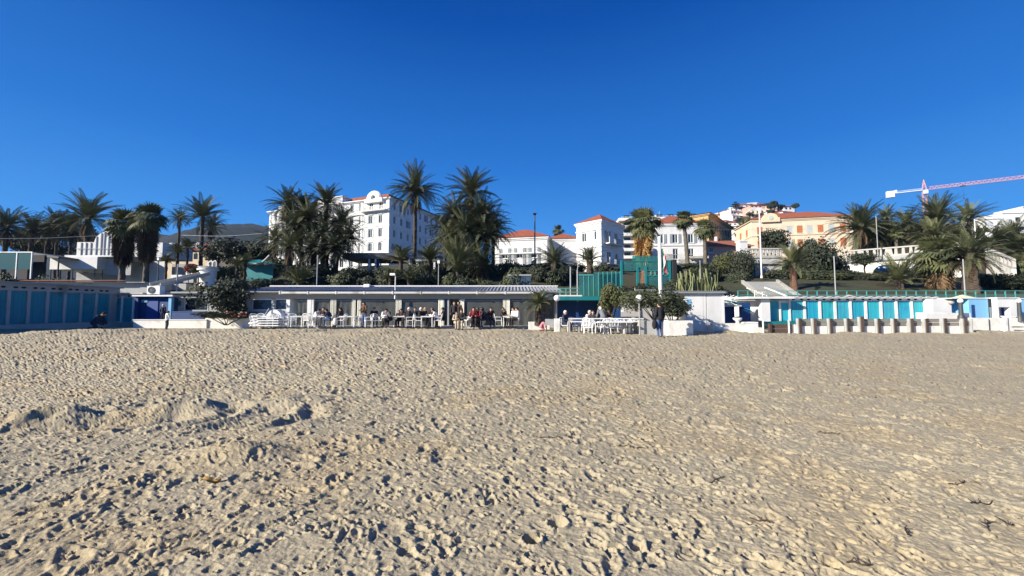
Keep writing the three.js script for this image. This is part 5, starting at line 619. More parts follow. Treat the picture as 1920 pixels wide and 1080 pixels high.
P_(884, 366, 50, 50, 'tallest palm of the cluster right of the hotel', { n: 58, tr: .26, mix: [.42, .34, .18, .06] }); P_(852, 408, 48, 48, 'broad palm on the left of the cluster right of the hotel', { n: 60, lean: -.8, mix: [.2, .36, .3, .14] }); P_(905, 408, 48, 50, 'broad drooping palm on the right of the cluster right of the hotel', { n: 62, lean: .8, mix: [.16, .36, .34, .14], tone: 1 }); P_(872, 440, 46, 46, 'dense palm low in the cluster right of the hotel', { n: 60, tone: 1 }); P_(912, 446, 46, 42, 'dark low palm at the right foot of the cluster', { n: 56, tone: 1, mix: [.12, .34, .36, .18] }); P_(835, 432, 50, 34, 'half hidden palm at the left foot of the cluster', { n: 50, tone: 1 });
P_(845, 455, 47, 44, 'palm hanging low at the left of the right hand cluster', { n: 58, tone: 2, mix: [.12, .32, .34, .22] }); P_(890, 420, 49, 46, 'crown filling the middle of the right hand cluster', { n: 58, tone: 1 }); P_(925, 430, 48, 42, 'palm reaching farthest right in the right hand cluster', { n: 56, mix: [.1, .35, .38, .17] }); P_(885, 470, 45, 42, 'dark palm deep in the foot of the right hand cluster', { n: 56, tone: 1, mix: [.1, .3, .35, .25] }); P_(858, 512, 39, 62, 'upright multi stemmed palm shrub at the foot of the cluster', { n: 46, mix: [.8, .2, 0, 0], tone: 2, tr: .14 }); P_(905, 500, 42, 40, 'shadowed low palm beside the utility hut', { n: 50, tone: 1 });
P_(752, 490, 40, 30, 'low bright palm before the pergola, left of the tall bare trunk', { n: 34, tone: 2, mix: [.5, .4, .1, 0] }); P_(733, 525, 36, 26, 'small palm just above the restaurant roof under the hotel', { n: 30, tone: 2, mix: [.5, .5, 0, 0] }); P_(768, 527, 35, 24, 'small palm at the foot of the tall bare trunk', { n: 30, tone: 0, mix: [.5, .5, 0, 0] }); P_(806, 490, 42, 32, 'low palm between tall bare trunk and the cluster', { n: 36, tone: 2, mix: [.5, .4, .1, 0] });
P_(560, 535, 36, 34, 'grassy olive palm shrub behind the restaurant roof at the left', { n: 36, tone: 2, mix: [.85, .15, 0, 0], tr: .12 });
P_(1040, 498, 42, 42, 'dark spreading palm in front of the white villa', { n: 44, tone: 1, tr: .4, mix: [.4, .38, .2, .02] }); P_(1106, 492, 46, 33, 'spreading palm at the foot of the tower house', { n: 40, tr: .35, mix: [.45, .4, .13, .02] });
Fp(1046, 434, 105, 13, 'small far palm between white villa and tower house', { n: 26, tr: .25 });
Fp(1206, 424, 40, 36, 'shaggy fan palm with golden dead skirt behind the teal enclosure', { skirt: 66, skirtMat: L.deadGold, skirtN: 170, tr: .3, n: 46, bark: m.barkRed });
Fp(1288, 415, 62, 21, 'slim tall fan palm, left one of two before the white house', { n: 42, tr: .3, curve: -.5 }); Fp(1321, 432, 58, 23, 'slim tall fan palm, right one of two before the white house', { n: 42, tr: .28 });
P_(1395, 434, 110, 22, 'far palm between the ochre house and yellow villa', { tone: 2 });
P_(1487, 498, 36.5, 44, 'short palm with reddish trunk behind the turquoise railing', { n: 46, bark: m.barkRed, tr: .27, mix: [.4, .38, .2, .02], tone: 2 });
P_(1614, 430, 60, 52, 'large leafy date palm right of the yellow villa', { n: 70, tone: 0, mix: [.34, .36, .22, .08] }); P_(1640, 455, 62, 42, 'palm below and behind the large leafy date palm', { n: 60, tone: 1 }); P_(1662, 412, 75, 28, 'smaller palm right of the large leafy date palm', { tone: 2 }); P_(1700, 425, 68, 36, 'feathery palm under the crane counterweight', { tone: 0, n: 54 }); P_(1676, 448, 62, 34, 'dark palm low above the viaduct balustrade', { tone: 1, n: 56 }); Fp(1680, 440, 58, 15, 'small yellowish fan palm above the viaduct', { n: 28 });
P_(1757, 414, 60, 48, 'big date palm directly under the crane mast', { n: 64, mix: [.36, .36, .22, .06] }); P_(1752, 448, 56, 42, 'second crown below the palm under the crane', { n: 60, tone: 2 }); P_(1730, 446, 66, 36, 'dark palm filling behind the balustrade', { tone: 1, n: 56 });
Fp(1756, 484, 37, 44, 'leafy fan palm with reddish skirt behind the turquoise railing', { skirt: 56, skirtMat: L.dead, skirtN: 110, tr: .3, n: 56 });
P_(1816, 412, 66, 36, 'yellowish palm left of the white terraced building', { tone: 2, n: 54 }); P_(1862, 456, 52, 38, 'palm below the white terraced building', { n: 56, tone: 0 }); P_(1897, 452, 54, 42, 'large palm at the right edge before the terraced building', { n: 64 }); P_(1916, 470, 50, 42, 'shaded palm at the far right edge', { n: 56, tone: 1 }); P_(1838, 458, 54, 36, 'shaded palm behind the dish mast', { tone: 1, n: 54 }); P_(1790, 450, 58, 36, 'dark palm between crane palm and dish mast', { tone: 1, n: 54 });
P_(1817, 482, 35, 56, 'thick trunked palm standing behind the turquoise railing', { n: 60, tr: .5, bulge: .1, tone: 1, bark: m.bark }); P_(1686, 530, 37, 48, 'low spiky palm in front of the viaduct arch', { n: 46, mix: [.55, .4, .05, 0], tr: .3, tone: 2 }); Fp(1912, 497, 40, 24, 'small bright fan palm by the descending balustrade', { n: 30 });
P_(1009, 574, 24.4, 32, 'little palm in the white planter at the terrace end', { n: 40, tr: .2, baseY: .3, tone: 2, mix: [.35, .4, .2, .05] });
leafTree('round_tree', 1455, 455, 56, 30, 30, 'round dark green tree in front of the yellow villa', { v: 2, tone: 3 }); leafTree('evergreen_tree', 1524, 490, 46, 38, 46, 'tall dark evergreen tree right of the short palm', { v: 1, tone: 3, tr: .2 }); leafTree('evergreen_tree', 1556, 500, 47, 26, 30, 'lower dark tree merging right of the evergreen', { v: 3, tone: 3 });
leafTree('umbrella_tree', 1620, 486, 43, 22, 14, 'small umbrella shaped tree before the viaduct', { v: 0, tone: 1, tr: .1 }); leafTree('pine_tree', 1362, 494, 50, 30, 22, 'broad feathery green tree below the pink house', { v: 3, tone: 2 }); leafTree('pine_tree', 1392, 500, 46, 22, 34, 'dark tree with pale forked limbs beside the garden stair', { v: 1, tone: 3, bark: m.barkGrey, tr: .14 });
leafTree('conifer', 118, 436, 85, 34, 36, 'dark tree mass behind the left palms', { v: 1, tone: 3 }); leafTree('conifer', 40, 450, 85, 34, 26, 'dark rounded tree behind the far left palms', { v: 0, tone: 3 }); leafTree('conifer', 168, 452, 82, 26, 26, 'dark tree behind the spiky palm', { v: 2, tone: 3 }); leafTree('conifer', 78, 462, 80, 40, 20, 'low dark tree belt behind the teal screens', { v: 3, tone: 3 });
leafTree('garden_tree', 452, 470, 62, 40, 24, 'dark leafy tree below the mountain ridge', { v: 1, tone: 3 }); leafTree('garden_tree', 410, 472, 64, 30, 26, 'dark leafy tree under the isolated date palm', { v: 0, tone: 3 }); leafTree('garden_tree', 495, 480, 60, 28, 26, 'dark tree left of the big palm clump', { v: 2, tone: 3 });
[[333, 475, 42, 20, 'broad leaved banana like palm left of the round platform'], [352, 466, 44, 20, 'leafy low palm in front of the dormer villa'], [312, 490, 41, 16, 'low garden palm beside the white garden wall'], [460, 495, 38, 22, 'small palm before the teal garden tent'], [445, 500, 37, 20, 'olive low palm behind the big bush']].forEach(([a, b, c, e, l]) => P_(a, b, c, e, l, { n: 30, tone: 2, mix: [.4, .4, .2, 0], tr: .12 }));
bush('oleander_bush', 424, 560, 27.4, 37, 36, 'large dark green bush beside the blue kiosk', { big: 1, v: 0, tone: 3 }); bush('round_bush', 1148, 562, 24.5, 20, 26, 'rounded bush in front of the teal glass screens', { big: 1, v: 2, tone: 2 }); bush('shrub', 1228, 570, 21.2, 46, 22, 'wide dark shrub behind the flagpole', { big: 1, v: 1, tone: 0 }); bush('shrub', 1262, 582, 20.4, 26, 16, 'low shrub growing in the square planter', { v: 0, tone: 1 }); bush('shrub', 1195, 560, 22.5, 26, 14, 'leafy shrub under the small white canopy', { v: 1, tone: 2 });
{ const c = bush('flower_bed', 425, 592, 26.3, 48, 8, 'red and white flowering bed along the long white planter', { v: 1, tone: 0, cat: 'flower bed', depth: .25 }), r = rng(3), fl = [[], []]; for (let i = 0; i < 60; i++) fl[i % 3 ? 0 : 1].push(new THREE.IcosahedronGeometry(.035 + .03 * r(), 0).translate((r() - .5) * 3.2, .15 + r() * .38, .15 + r() * .35)); M('flower', fl[0], mat(.26, .04, .03), c); M('flower', fl[1], mat(.5, .44, .34), c); }
{ const c = bush('bougainvillea', 362, 505, 37, 12, 9, 'red flowering bougainvillea beside the statues', { v: 0, tone: 0 }), r = rng(4), f = []; for (let i = 0; i < 160; i++) { const a = r() * 6.28, e = r() * 3 - 1.5; f.push(new THREE.IcosahedronGeometry(.07, 0).translate(Math.cos(a) * Math.cos(e) * .6, .45 + Math.sin(e) * .4, Math.sin(a) * Math.cos(e) * .5 + .1)); } M('blossom', f, mat(.35, .015, .04), c); }
{ // column cactus thicket
  const c0 = at(1308, 545, 33), t = T('column_cactus', 'thicket of pale green column cactus left of the garden stair', 'cactus', V(c0.x, c0.y - .3, c0.z)), r = rng(19); for (let i = 0; i < 84; i++) { const x = (r() - .5) * 3.4, z = (r() - .5) * 1.2, h = (.9 + r() * 1.5) * (1 - Math.abs(x) * .12), b = (r() - .5) * .7; M('stem', [tube([V(x, -.4, z), V(x + b * .2, h * .4, z), V(x + b * .7, h * .75, z), V(x + b * .8, h, z)], .035 + .02 * r(), 8, 5)], i % 4 ? L.cactus : L.bush[2], t); } }
// hedges and shrubs that cover the slope
{ const r = rng(23), rows = [[500, 960, 523, 37, 22], [430, 1000, 508, 44, 20], [0, 90, 515, 37, 24], [60, 320, 520, 42, 9], [1000, 1090, 520, 40, 22], [940, 1100, 506, 55, 12], [1250, 1400, 515, 42, 24], [1240, 1340, 530, 36, 18], [1440, 1640, 522, 44, 12], [1560, 1920, 528, 43, 12], [1580, 1920, 455, 58, 18], [1580, 1920, 462, 66, 24], [1100, 1300, 500, 56, 14], [1830, 1920, 520, 38, 18], [0, 200, 480, 62, 20], [320, 520, 490, 55, 22], [1420, 1600, 470, 75, 10], [1300, 1420, 478, 66, 10], [1160, 1260, 530, 33.5, 18]];
  const mats = [L.bush[1], L.bush[3], L.bush[0]], names = ['low', 'dense', 'loose'];
  const g = [[], [], []]; const src = BUSHY.map(b => b.clone());
  for (const [x0, x1, py, d, hp] of rows) { const n = Math.max(3, Math.round((x1 - x0) / 34)); for (let i = 0; i < n; i++) { const px = lerp(x0, x1, (i + r()) / n), dd = d * (.97 + .06 * r()), w = (20 + 16 * r()) * dd / F / .8, hh = hp * (.7 + .7 * r()) * dd / F / .7, c = at(px, py, dd); g[Math.floor(r() * 3)].push([c.x, H(c.x, dd) + hh * .2, -dd, w, hh, Math.max(w * .6, .9), r() * 6.28, Math.floor(r() * 2)]); } }
  g.forEach((list, k) => { [0, 1].forEach(v => { const l = list.filter(e => e[7] === v), im = new THREE.InstancedMesh(src[v], mats[k], l.length), mx = new THREE.Matrix4(); l.forEach((e, i) => { mx.compose(V(e[0], e[1], e[2]), new THREE.Quaternion().setFromEuler(new THREE.Euler(0, e[6], 0)), V(e[3], e[4], e[5])); im.setMatrixAt(i, mx); }); im.name = numbered('undergrowth'); im.castShadow = im.receiveShadow = true; scene.add(im); tag(im, names[k] + (v ? ' broad' : ' fine') + ' leaved dark undergrowth covering the garden slope', 'undergrowth', null, 'stuff'); }); }); }

// ---------- people ----------
function cap(b, x, y, z) { const [ax, ay, az, bx, by, bz, ra, rb] = b, dx = bx - ax, dy = by - ay, dz = bz - az, l = dx * dx + dy * dy + dz * dz || 1e-9, t = clamp(((x - ax) * dx + (y - ay) * dy + (z - az) * dz) / l); return Math.hypot(x - ax - dx * t, y - ay - dy * t, z - az - dz * t) - lerp(ra, rb, t); }
function skin(bones, cell, k, cut) { // surface nets over a smooth union of tapered capsules
  let lo = [9, 9, 9], hi = [-9, -9, -9]; for (const b of bones) for (const o of [0, 3]) for (let c = 0; c < 3; c++) { const r = Math.max(b[6], b[7]) + k + 2 * cell; lo[c] = Math.min(lo[c], b[o + c] - r); hi[c] = Math.max(hi[c], b[o + c] + r); }
  const n = [0, 1, 2].map(c => Math.ceil((hi[c] - lo[c]) / cell) + 1), [nx, ny, nz] = n, D = new Float32Array(nx * ny * nz).fill(9);
  for (const b of bones) { // each bone only touches the cells round it
    const R = Math.max(b[6], b[7]) + k + 2 * cell, r0 = [0, 1, 2].map(c => Math.max(0, Math.floor((Math.min(b[c], b[c + 3]) - R - lo[c]) / cell))), r1 = [0, 1, 2].map(c => Math.min(n[c] - 1, Math.ceil((Math.max(b[c], b[c + 3]) + R - lo[c]) / cell)));
    for (let z = r0[2]; z <= r1[2]; z++) for (let y = r0[1]; y <= r1[1]; y++) for (let x = r0[0]; x <= r1[0]; x++) { const i = x + nx * (y + ny * z), d = cap(b, lo[0] + x * cell, lo[1] + y * cell, lo[2] + z * cell), p = D[i]; const h = Math.max(0, k - Math.abs(p - d)) / k; D[i] = Math.min(p, d) - h * h * k * .25; }
  }
  if (cut) for (let z = 0; z < nz; z++) for (let y = 0; y < ny; y++) for (let x = 0; x < nx; x++) { const i = x + nx * (y + ny * z); D[i] = Math.max(D[i], cut(lo[0] + x * cell, lo[1] + y * cell, lo[2] + z * cell)); }
  const id = new Int32Array(nx * ny * nz).fill(-1), P = [], I = [];
  for (let z = 0; z < nz - 1; z++) for (let y = 0; y < ny - 1; y++) for (let x = 0; x < nx - 1; x++) {
    let sx = 0, sy = 0, sz = 0, c = 0; const v = (a, b, e) => D[x + a + nx * (y + b + ny * (z + e))];
    const ed = (a, b, e, a2, b2, e2) => { const p = v(a, b, e), q = v(a2, b2, e2); if ((p < 0) !== (q < 0)) { const t = p / (p - q); sx += a + (a2 - a) * t; sy += b + (b2 - b) * t; sz += e + (e2 - e) * t; c++; } };
    for (let a = 0; a < 2; a++) for (let b = 0; b < 2; b++) { ed(0, a, b, 1, a, b); ed(a, 0, b, a, 1, b); ed(a, b, 0, a, b, 1); }
    if (c) { id[x + nx * (y + ny * z)] = P.length / 3; P.push(lo[0] + (x + sx / c) * cell, lo[1] + (y + sy / c) * cell, lo[2] + (z + sz / c) * cell); }
  }
  const st = [1, nx, nx * ny];
  for (let z = 1; z < nz - 1; z++) for (let y = 1; y < ny - 1; y++) for (let x = 1; x < nx - 1; x++) { const i = x + nx * (y + ny * z); for (let a = 0; a < 3; a++) { const u = st[(a + 1) % 3], w = st[(a + 2) % 3], s = D[i] < 0; if (s !== (D[i + st[a]] < 0)) { const q = [id[i], id[i - u], id[i - u - w], id[i - w]]; if (q.some(e => e < 0)) continue; if (!s) I.push(q[0], q[1], q[2], q[0], q[2], q[3]); else I.push(q[0], q[2], q[1], q[0], q[3], q[2]); } } }
  const g = new THREE.BufferGeometry(); g.setAttribute('position', new THREE.Float32BufferAttribute(P, 3)); g.setAttribute('uv', new THREE.Float32BufferAttribute(new Float32Array(P.length / 3 * 2), 2)); g.setIndex(I); g.computeVertexNormals(); return g;
}
// joints of each pose: x to the person's left, y up, z forward; a standing body is 1.72 high
const POSE = {
  stand: { pel: [0, .93, 0], che: [0, 1.32, 0], nk: [0, 1.47, .0], hd: [0, 1.6, .02], el: [[.25, 1.12, -.03], [-.25, 1.12, -.03]], ha: [[.26, .87, .06], [-.26, .87, .06]], kn: [[.1, .5, .02], [-.1, .5, .02]], an: [[.11, .09, -.02], [-.11, .09, -.02]] },
  walk: { pel: [0, .92, 0], che: [0, 1.31, .05], nk: [0, 1.46, .07], hd: [0, 1.58, .11], el: [[.24, 1.12, -.1], [-.24, 1.13, .12]], ha: [[.24, .9, -.06], [-.2, .95, .3]], kn: [[.1, .5, .16], [-.1, .49, -.02]], an: [[.1, .09, .2], [-.1, .13, -.32]] },
  arms: { pel: [0, .93, 0], che: [0, 1.32, .02], nk: [0, 1.47, .03], hd: [0, 1.59, .08], el: [[.25, 1.13, .1], [-.25, 1.13, .1]], ha: [[.1, 1.12, .34], [-.1, 1.14, .34]], kn: [[.1, .5, .02], [-.1, .5, .04]], an: [[.12, .09, -.02], [-.12, .09, -.02]] },
  bend: { pel: [0, .93, -.1], che: [0, 1.22, .16], nk: [0, 1.34, .25], hd: [0, 1.42, .37], el: [[.27, 1.0, .22], [-.27, 1.0, .22]], ha: [[.2, .82, .4], [-.2, .82, .4]], kn: [[.11, .5, -.04], [-.11, .5, .02]], an: [[.13, .09, -.1], [-.13, .09, -.06]] },
  sit: { pel: [0, .54, 0], che: [0, .92, .02], nk: [0, 1.07, .04], hd: [0, 1.19, .08], el: [[.26, .74, .06], [-.26, .74, .06]], ha: [[.14, .74, .34], [-.16, .72, .32]], kn: [[.12, .52, .44], [-.12, .52, .44]], an: [[.12, .09, .42], [-.13, .09, .44]] },
  lean: { pel: [0, .54, 0], che: [0, .87, .16], nk: [0, 1.0, .24], hd: [0, 1.1, .33], el: [[.27, .74, .3], [-.27, .74, .3]], ha: [[.1, .8, .52], [-.12, .78, .52]], kn: [[.14, .52, .44], [-.14, .52, .44]], an: [[.13, .09, .36], [-.13, .09, .46]] },
  kneel: { pel: [0, .42, -.1], che: [0, .72, .14], nk: [0, .83, .26], hd: [0, .9, .38], el: [[.25, .5, .26], [-.25, .5, .26]], ha: [[.2, .26, .42], [-.2, .24, .44]], kn: [[.14, .5, .3], [-.16, .08, .16]], an: [[.14, .09, .2], [-.16, .08, -.28]] },
};
const bodies = {};
function bodyGeos(pose) {
  if (bodies[pose]) return bodies[pose]; const p = POSE[pose], up = V(...p.nk).sub(V(...p.pel)).normalize(), sh = [1, -1].map(s => { const q = V(...p.che).addScaledVector(up, .09); return [q.x + s * .17, q.y, q.z]; }), hip = [1, -1].map(s => [p.pel[0] + s * .09, p.pel[1] - .02, p.pel[2]]);
  const E = (a, b, r0, r1, g = 0) => [...a, ...b, r0 + g, r1 + g], mid = (a, b, t) => a.map((x, i) => lerp(x, b[i], t)), f = V(...p.hd).sub(V(...p.nk)), hn = f.clone().normalize(), fw = V(0, -hn.z * .6, 1).normalize(), hp = (q, a, b) => [p.hd[0] + q, p.hd[1] + hn.y * a + fw.y * b, p.hd[2] + hn.z * a + fw.z * b];
  const torso = (g) => [E(p.pel, mid(p.pel, p.che, .5), .13, .115, g), E(mid(p.pel, p.che, .5), p.che, .115, .13, g), E(sh[0], sh[1], .062, .062, g), E([hip[0][0], hip[0][1], hip[0][2]], hip[1], .1, .1, g)], arm = (g, e) => [0, 1].flatMap(i => [E(sh[i], p.el[i], .055, .042, g), E(p.el[i], mid(p.el[i], p.ha[i], e), .042, .03, g)]), leg = (g, e) => [0, 1].flatMap(i => [E(hip[i], p.kn[i], .088, .06, g), E(p.kn[i], mid(p.kn[i], p.an[i], e), .058, .04, g)]), foot = (g) => [0, 1].map(i => { const a = p.an[i]; return [a[0], a[1] - .045, a[2] - .05, a[0] * 1.15, a[1] - .06, a[2] + .15, .035 + g, .028 + g]; });
  const head = [[...hp(0, .02, -.02), ...hp(0, .03, -.005), .092, .09], [...hp(0, -.03, .03), ...hp(0, -.07, .045), .068, .05], [...hp(0, -.005, .09), ...hp(0, -.028, .108), .012, .014], [...hp(.088, -.01, -.01), ...hp(.09, .012, -.015), .014, .016], [...hp(-.088, -.01, -.01), ...hp(-.09, .012, -.015), .014, .016]];
  const hands = [], digits = []; [0, 1].forEach(i => { const d = V(...p.ha[i]).sub(V(...p.el[i])).normalize(), s = i ? -1 : 1, a = V(...p.ha[i]), w = V(s * .3, .1, 1).cross(d).normalize(), c = d.clone().cross(w); hands.push([...p.ha[i], ...a.clone().addScaledVector(d, .06).toArray(), .028, .03]); for (let q = 0; q < 4; q++) { const o = a.clone().addScaledVector(d, .075).addScaledVector(w, (q - 1.5) * .019), l = [.06, .072, .068, .052][q], k = o.clone().addScaledVector(d, l * .55).addScaledVector(c, .006), e = k.clone().addScaledVector(d, l * .45).addScaledVector(c, .018); digits.push(bar(o, k, .009, 6, .0085), bar(k, e, .0085, 6, .007)); } const o = a.clone().addScaledVector(d, .02).addScaledVector(w, -.028), k = o.clone().addScaledVector(w, -.022).addScaledVector(d, .028); digits.push(bar(o, k, .011, 6, .01), bar(k, k.clone().addScaledVector(d, .03).addScaledVector(c, .01), .01, 6, .008)); });
  const main = skin([...torso(0), ...arm(0, 1), ...leg(0, 1), ...foot(0), ...hands, [...p.che, ...p.nk, .07, .052], [...p.nk, ...hp(0, -.04, 0), .052, .052], ...head], .021, .03), nn = (g) => prep(g);
  const g = { body: mergeGeometries([main, ...digits].map(nn)), top: skin([...torso(.018), ...arm(.014, .9)], .024, .035), trousers: skin([...leg(.014, .93), E(p.pel, mid(p.pel, p.che, .15), .137, .135), E(hip[0], hip[1], .1, .1, .014)], .024, .03), shoes: skin(foot(.012), .018, .01), hair: skin([[...hp(0, .035, -.025), ...hp(0, .03, -.01), .104, .1], [...hp(0, -.03, -.055), ...hp(0, .02, -.04), .07, .09]], .018, .03, (x, y, z) => { const a = (x - p.hd[0]), b = (y - p.hd[1]) * hn.y + (z - p.hd[2]) * hn.z, c = (y - p.hd[1]) * fw.y + (z - p.hd[2]) * fw.z; return (c * .9 - b * .75 - .012) * .8; }), eyes: mergeGeometries([1, -1].map(s => nn(new THREE.SphereGeometry(.011, 6, 5).translate(...hp(s * .033, .018, .076))))), mouth: nn(new THREE.SphereGeometry(.018, 6, 4).scale(1.1, .3, .4).translate(...hp(0, -.058, .087))) };
  g.long = skin([[...hp(0, .035, -.025), ...hp(0, .03, -.01), .106, .102], [...hp(.05, -.06, -.07), ...hp(.04, -.2, -.09), .05, .045], [...hp(-.05, -.06, -.07), ...hp(-.04, -.2, -.09), .05, .045], [...hp(0, -.03, -.06), ...hp(0, -.2, -.1), .07, .05]], .018, .03, (x, y, z) => { const b = (y - p.hd[1]) * hn.y + (z - p.hd[2]) * hn.z, c = (y - p.hd[1]) * fw.y + (z - p.hd[2]) * fw.z; return (c * .9 - b * .75 - .012) * .8; });
  return bodies[pose] = g;
}
const cl = (r, g, b) => mat(r, g, b, { rough: .95 }), C = { black: cl(.018, .018, .022), navy: cl(.02, .028, .06), white: cl(.75, .73, .7), grey: cl(.16, .165, .18), jeans: cl(.07, .12, .24), dark: cl(.03, .03, .035), red: cl(.22, .025, .03), pink: cl(.6, .22, .25), beige: cl(.45, .38, .28), brown: cl(.1, .06, .04) }, skinM = mat(.5, .3, .2, { rough: .6 }), hairC = { d: cl(.02, .014, .01), b: cl(.08, .045, .025), y: cl(.4, .28, .12), w: cl(.62, .6, .57) };
function person(px, d, y, yaw, pose, label, top, trou, hair, o = {}) {
  const g = bodyGeos(pose), t = T('person', label, 'person', V(PX(px, d), y, -d), yaw * DEG); Mg('body', g.body, skinM, t); Mg('top', g.top, top, t); Mg('trousers', g.trousers, trou, t); Mg('shoes', g.shoes, o.shoes ?? C.dark, t); Mg('hair', o.long ? g.long : g.hair, hair, t); Mg('eyes', g.eyes, C.black, t); Mg('mouth', g.mouth, C.red, t); if (o.s) t.scale.setScalar(o.s); return t;
}
const DK = .137, dT = 26.2;
const Pp = person;
// ---------- chairs and tables ----------
function chairGeo(t, mt) {
  for (const [x, z] of [[-.2, .2], [.2, .2], [-.19, -.2], [.19, -.2]]) M('leg', [bar(V(x * 1.12, 0, z * 1.12), V(x, .43, z), .018, 6, .024)], mt, t);
  M('seat', [B(-.23, .23, .43, .46, -.22, .235), B(-.235, .235, .405, .428, .2, .24)], mt, t);
  const q = []; for (let i = 0; i < 5; i++) q.push(strut(V(-.16 + i * .08, .47, -.215), V(-.17 + i * .085, .83, -.3), .035, .014)); M('back_slat', q, mt, t); M('backrest', [tube([V(-.23, .45, -.2), V(-.235, .8, -.28), V(-.12, .88, -.31), V(.12, .88, -.31), V(.235, .8, -.28), V(.23, .45, -.2)], .02, 24, 6)], mt, t);
  for (const s of [-1, 1]) M('armrest', [tube([V(s * .22, .43, .2), V(s * .25, .64, .2), V(s * .26, .66, .1), V(s * .25, .66, -.25)], .018, 14, 6)], mt, t); return t;
}
const ch0 = chairGeo(T('plastic_chair', 'chair', 'chair'), m.plastic); let chUsed = false;
function chair(px, d, y, yaw, label, group) { const p = V(PX(px, d), y, -d); if (!chUsed) { chUsed = true; ch0.position.copy(p); ch0.rotation.y = yaw * DEG; ch0.userData.label = label; if (group) ch0.userData.group = group; return ch0; } const c = copy(ch0, label, p, yaw * DEG); if (group) c.userData.group = group; else delete c.userData.group; return c; }
const tb0 = T('table', 'table', 'table'); M('tabletop', [B(-.42, .42, .7, .735, -.4, .4), B(-.4, .4, .66, .698, -.38, .38)], m.plastic, tb0); for (const [x, z] of [[-.34, -.32], [.34, -.32], [-.34, .32], [.34, .32]]) M('leg', [bar(V(x * 1.05, 0, z * 1.05), V(x, .66, z), .028, 6)], m.plastic, tb0); let tbUsed = false;
function tableAt(px, d, y, yaw, label, sx = 1) { const p = V(PX(px, d), y, -d); let t = tb0; if (tbUsed) t = copy(tb0, label, p, yaw * DEG); else { tbUsed = true; t.position.copy(p); t.rotation.y = yaw * DEG; t.userData.label = label; } t.scale.x = sx; return t; }
function pedestalTable(px, d, label, w = 1) { const t = T('table', label, 'table', V(PX(px, d), TY, -d)); M('tabletop', [B(-w / 2, w / 2, .7, .74, -.4, .4)], m.plastic, t); for (const s of w > 1.3 ? [-w * .3, w * .3] : [0]) M('pedestal', [cyl(.09, .075, .65, s, .04, 0, 12), cyl(.2, .1, .045, s, 0, 0, 12)], m.lightgrey, t); return t; }
const TY = -.06;
// front terrace, left to right
tableAt(497, 26, DK, 0, 'empty white table at the far left of the terrace'); tableAt(562, 26, DK, 2, 'white table with nothing on it beside the clear side curtain'); tableAt(607, 26.1, DK, 0, 'white table between the two leaning people at the left'); tableAt(656, 26.1, DK, 0, 'white table with long top, left of the standing woman in jeans', 1.25); tableAt(752, 26.2, DK, 0, 'white table between the hunched person and the man in black'); tableAt(803, 26, DK, 0, 'white table with cups before the blond seated person'); tableAt(952, 26.3, DK, 0, 'white table at the right end of the terrace', .8);
const gch = 'white plastic chairs at the empty left tables';
for (const [px, d, yaw] of [[480, 26.3, 60], [488, 25.9, 20], [506, 26.4, -100], [513, 25.8, 170], [522, 26.2, 200], [531, 26, 90], [541, 26.3, 80], [549, 25.9, 30], [574, 26.3, -80], [580, 25.8, 160]]) chair(px, d, DK, yaw, 'empty white plastic chair crowded round the bare tables at the left end', gch);
chair(588, 25.9, DK, 90, 'white chair under the person in the white top leaning on a table'); chair(620, 25.9, DK, -90, 'white chair behind the person with the pale bag'); chair(642, 25.9, DK, -95, 'white chair under the dark haired person facing left'); chair(671, 26.2, DK, -90, 'empty white chair just left of the standing woman in jeans'); chair(692, 25.7, DK, -60, 'white chair in front of the standing woman, turned left'); chair(704, 25.8, DK, 30, 'white chair right of the standing woman, nearer the hunched person'); chair(770, 25.9, DK, -90, 'white chair under the man in black with pale hair'); chair(786, 25.8, DK, 90, 'white chair with tall back under the blond person'); chair(822, 26, DK, -90, 'white chair under the person in a white shirt beside the door'); chair(720, 26.1, DK, 0, 'white chair under the hunched person in black and white'); chair(748, 26.7, DK, 0, 'white chair hidden behind the table of the man in black'); chair(895, 26, DK, -80, 'white chair under the two people in red hoodies'); chair(874, 26, DK, 60, 'white chair with pale jacket beside the red hoodies'); chair(935, 26.3, DK, 90, 'white chair under the person left of the right end table'); chair(966, 26.3, DK, -90, 'white chair under the pair in white tops');
Pp(590, 26, DK + .0, 90, 'lean', 'person in white top leaning on a table, leftmost on the terrace', C.white, C.beige, hairC.d); Pp(608, 26.5, DK, 10, 'sit', 'dark haired person facing the beach behind the left table', C.dark, C.dark, hairC.d); Pp(622, 25.8, DK, -85, 'lean', 'person in black jacket with pale bag at the left table', C.navy, C.jeans, hairC.d); Pp(641, 26, DK, -95, 'sit', 'person with dark hair and black coat sitting in profile facing left', C.dark, C.dark, hairC.d, { long: 1 });
{ const b = at(628, 603, 25.6), t = T('shoulder_bag', 'pale shoulder bag hanging by the person in black jacket', 'bag', V(b.x, b.y - .25, b.z)); M('bag', [new THREE.SphereGeometry(.2, 12, 10).scale(.7, 1.2, .5).translate(0, .25, 0)], C.white, t); M('strap', [tube([V(-.1, .42, 0), V(0, .7, 0), V(.1, .42, 0)], .012, 10, 5)], C.beige, t); }
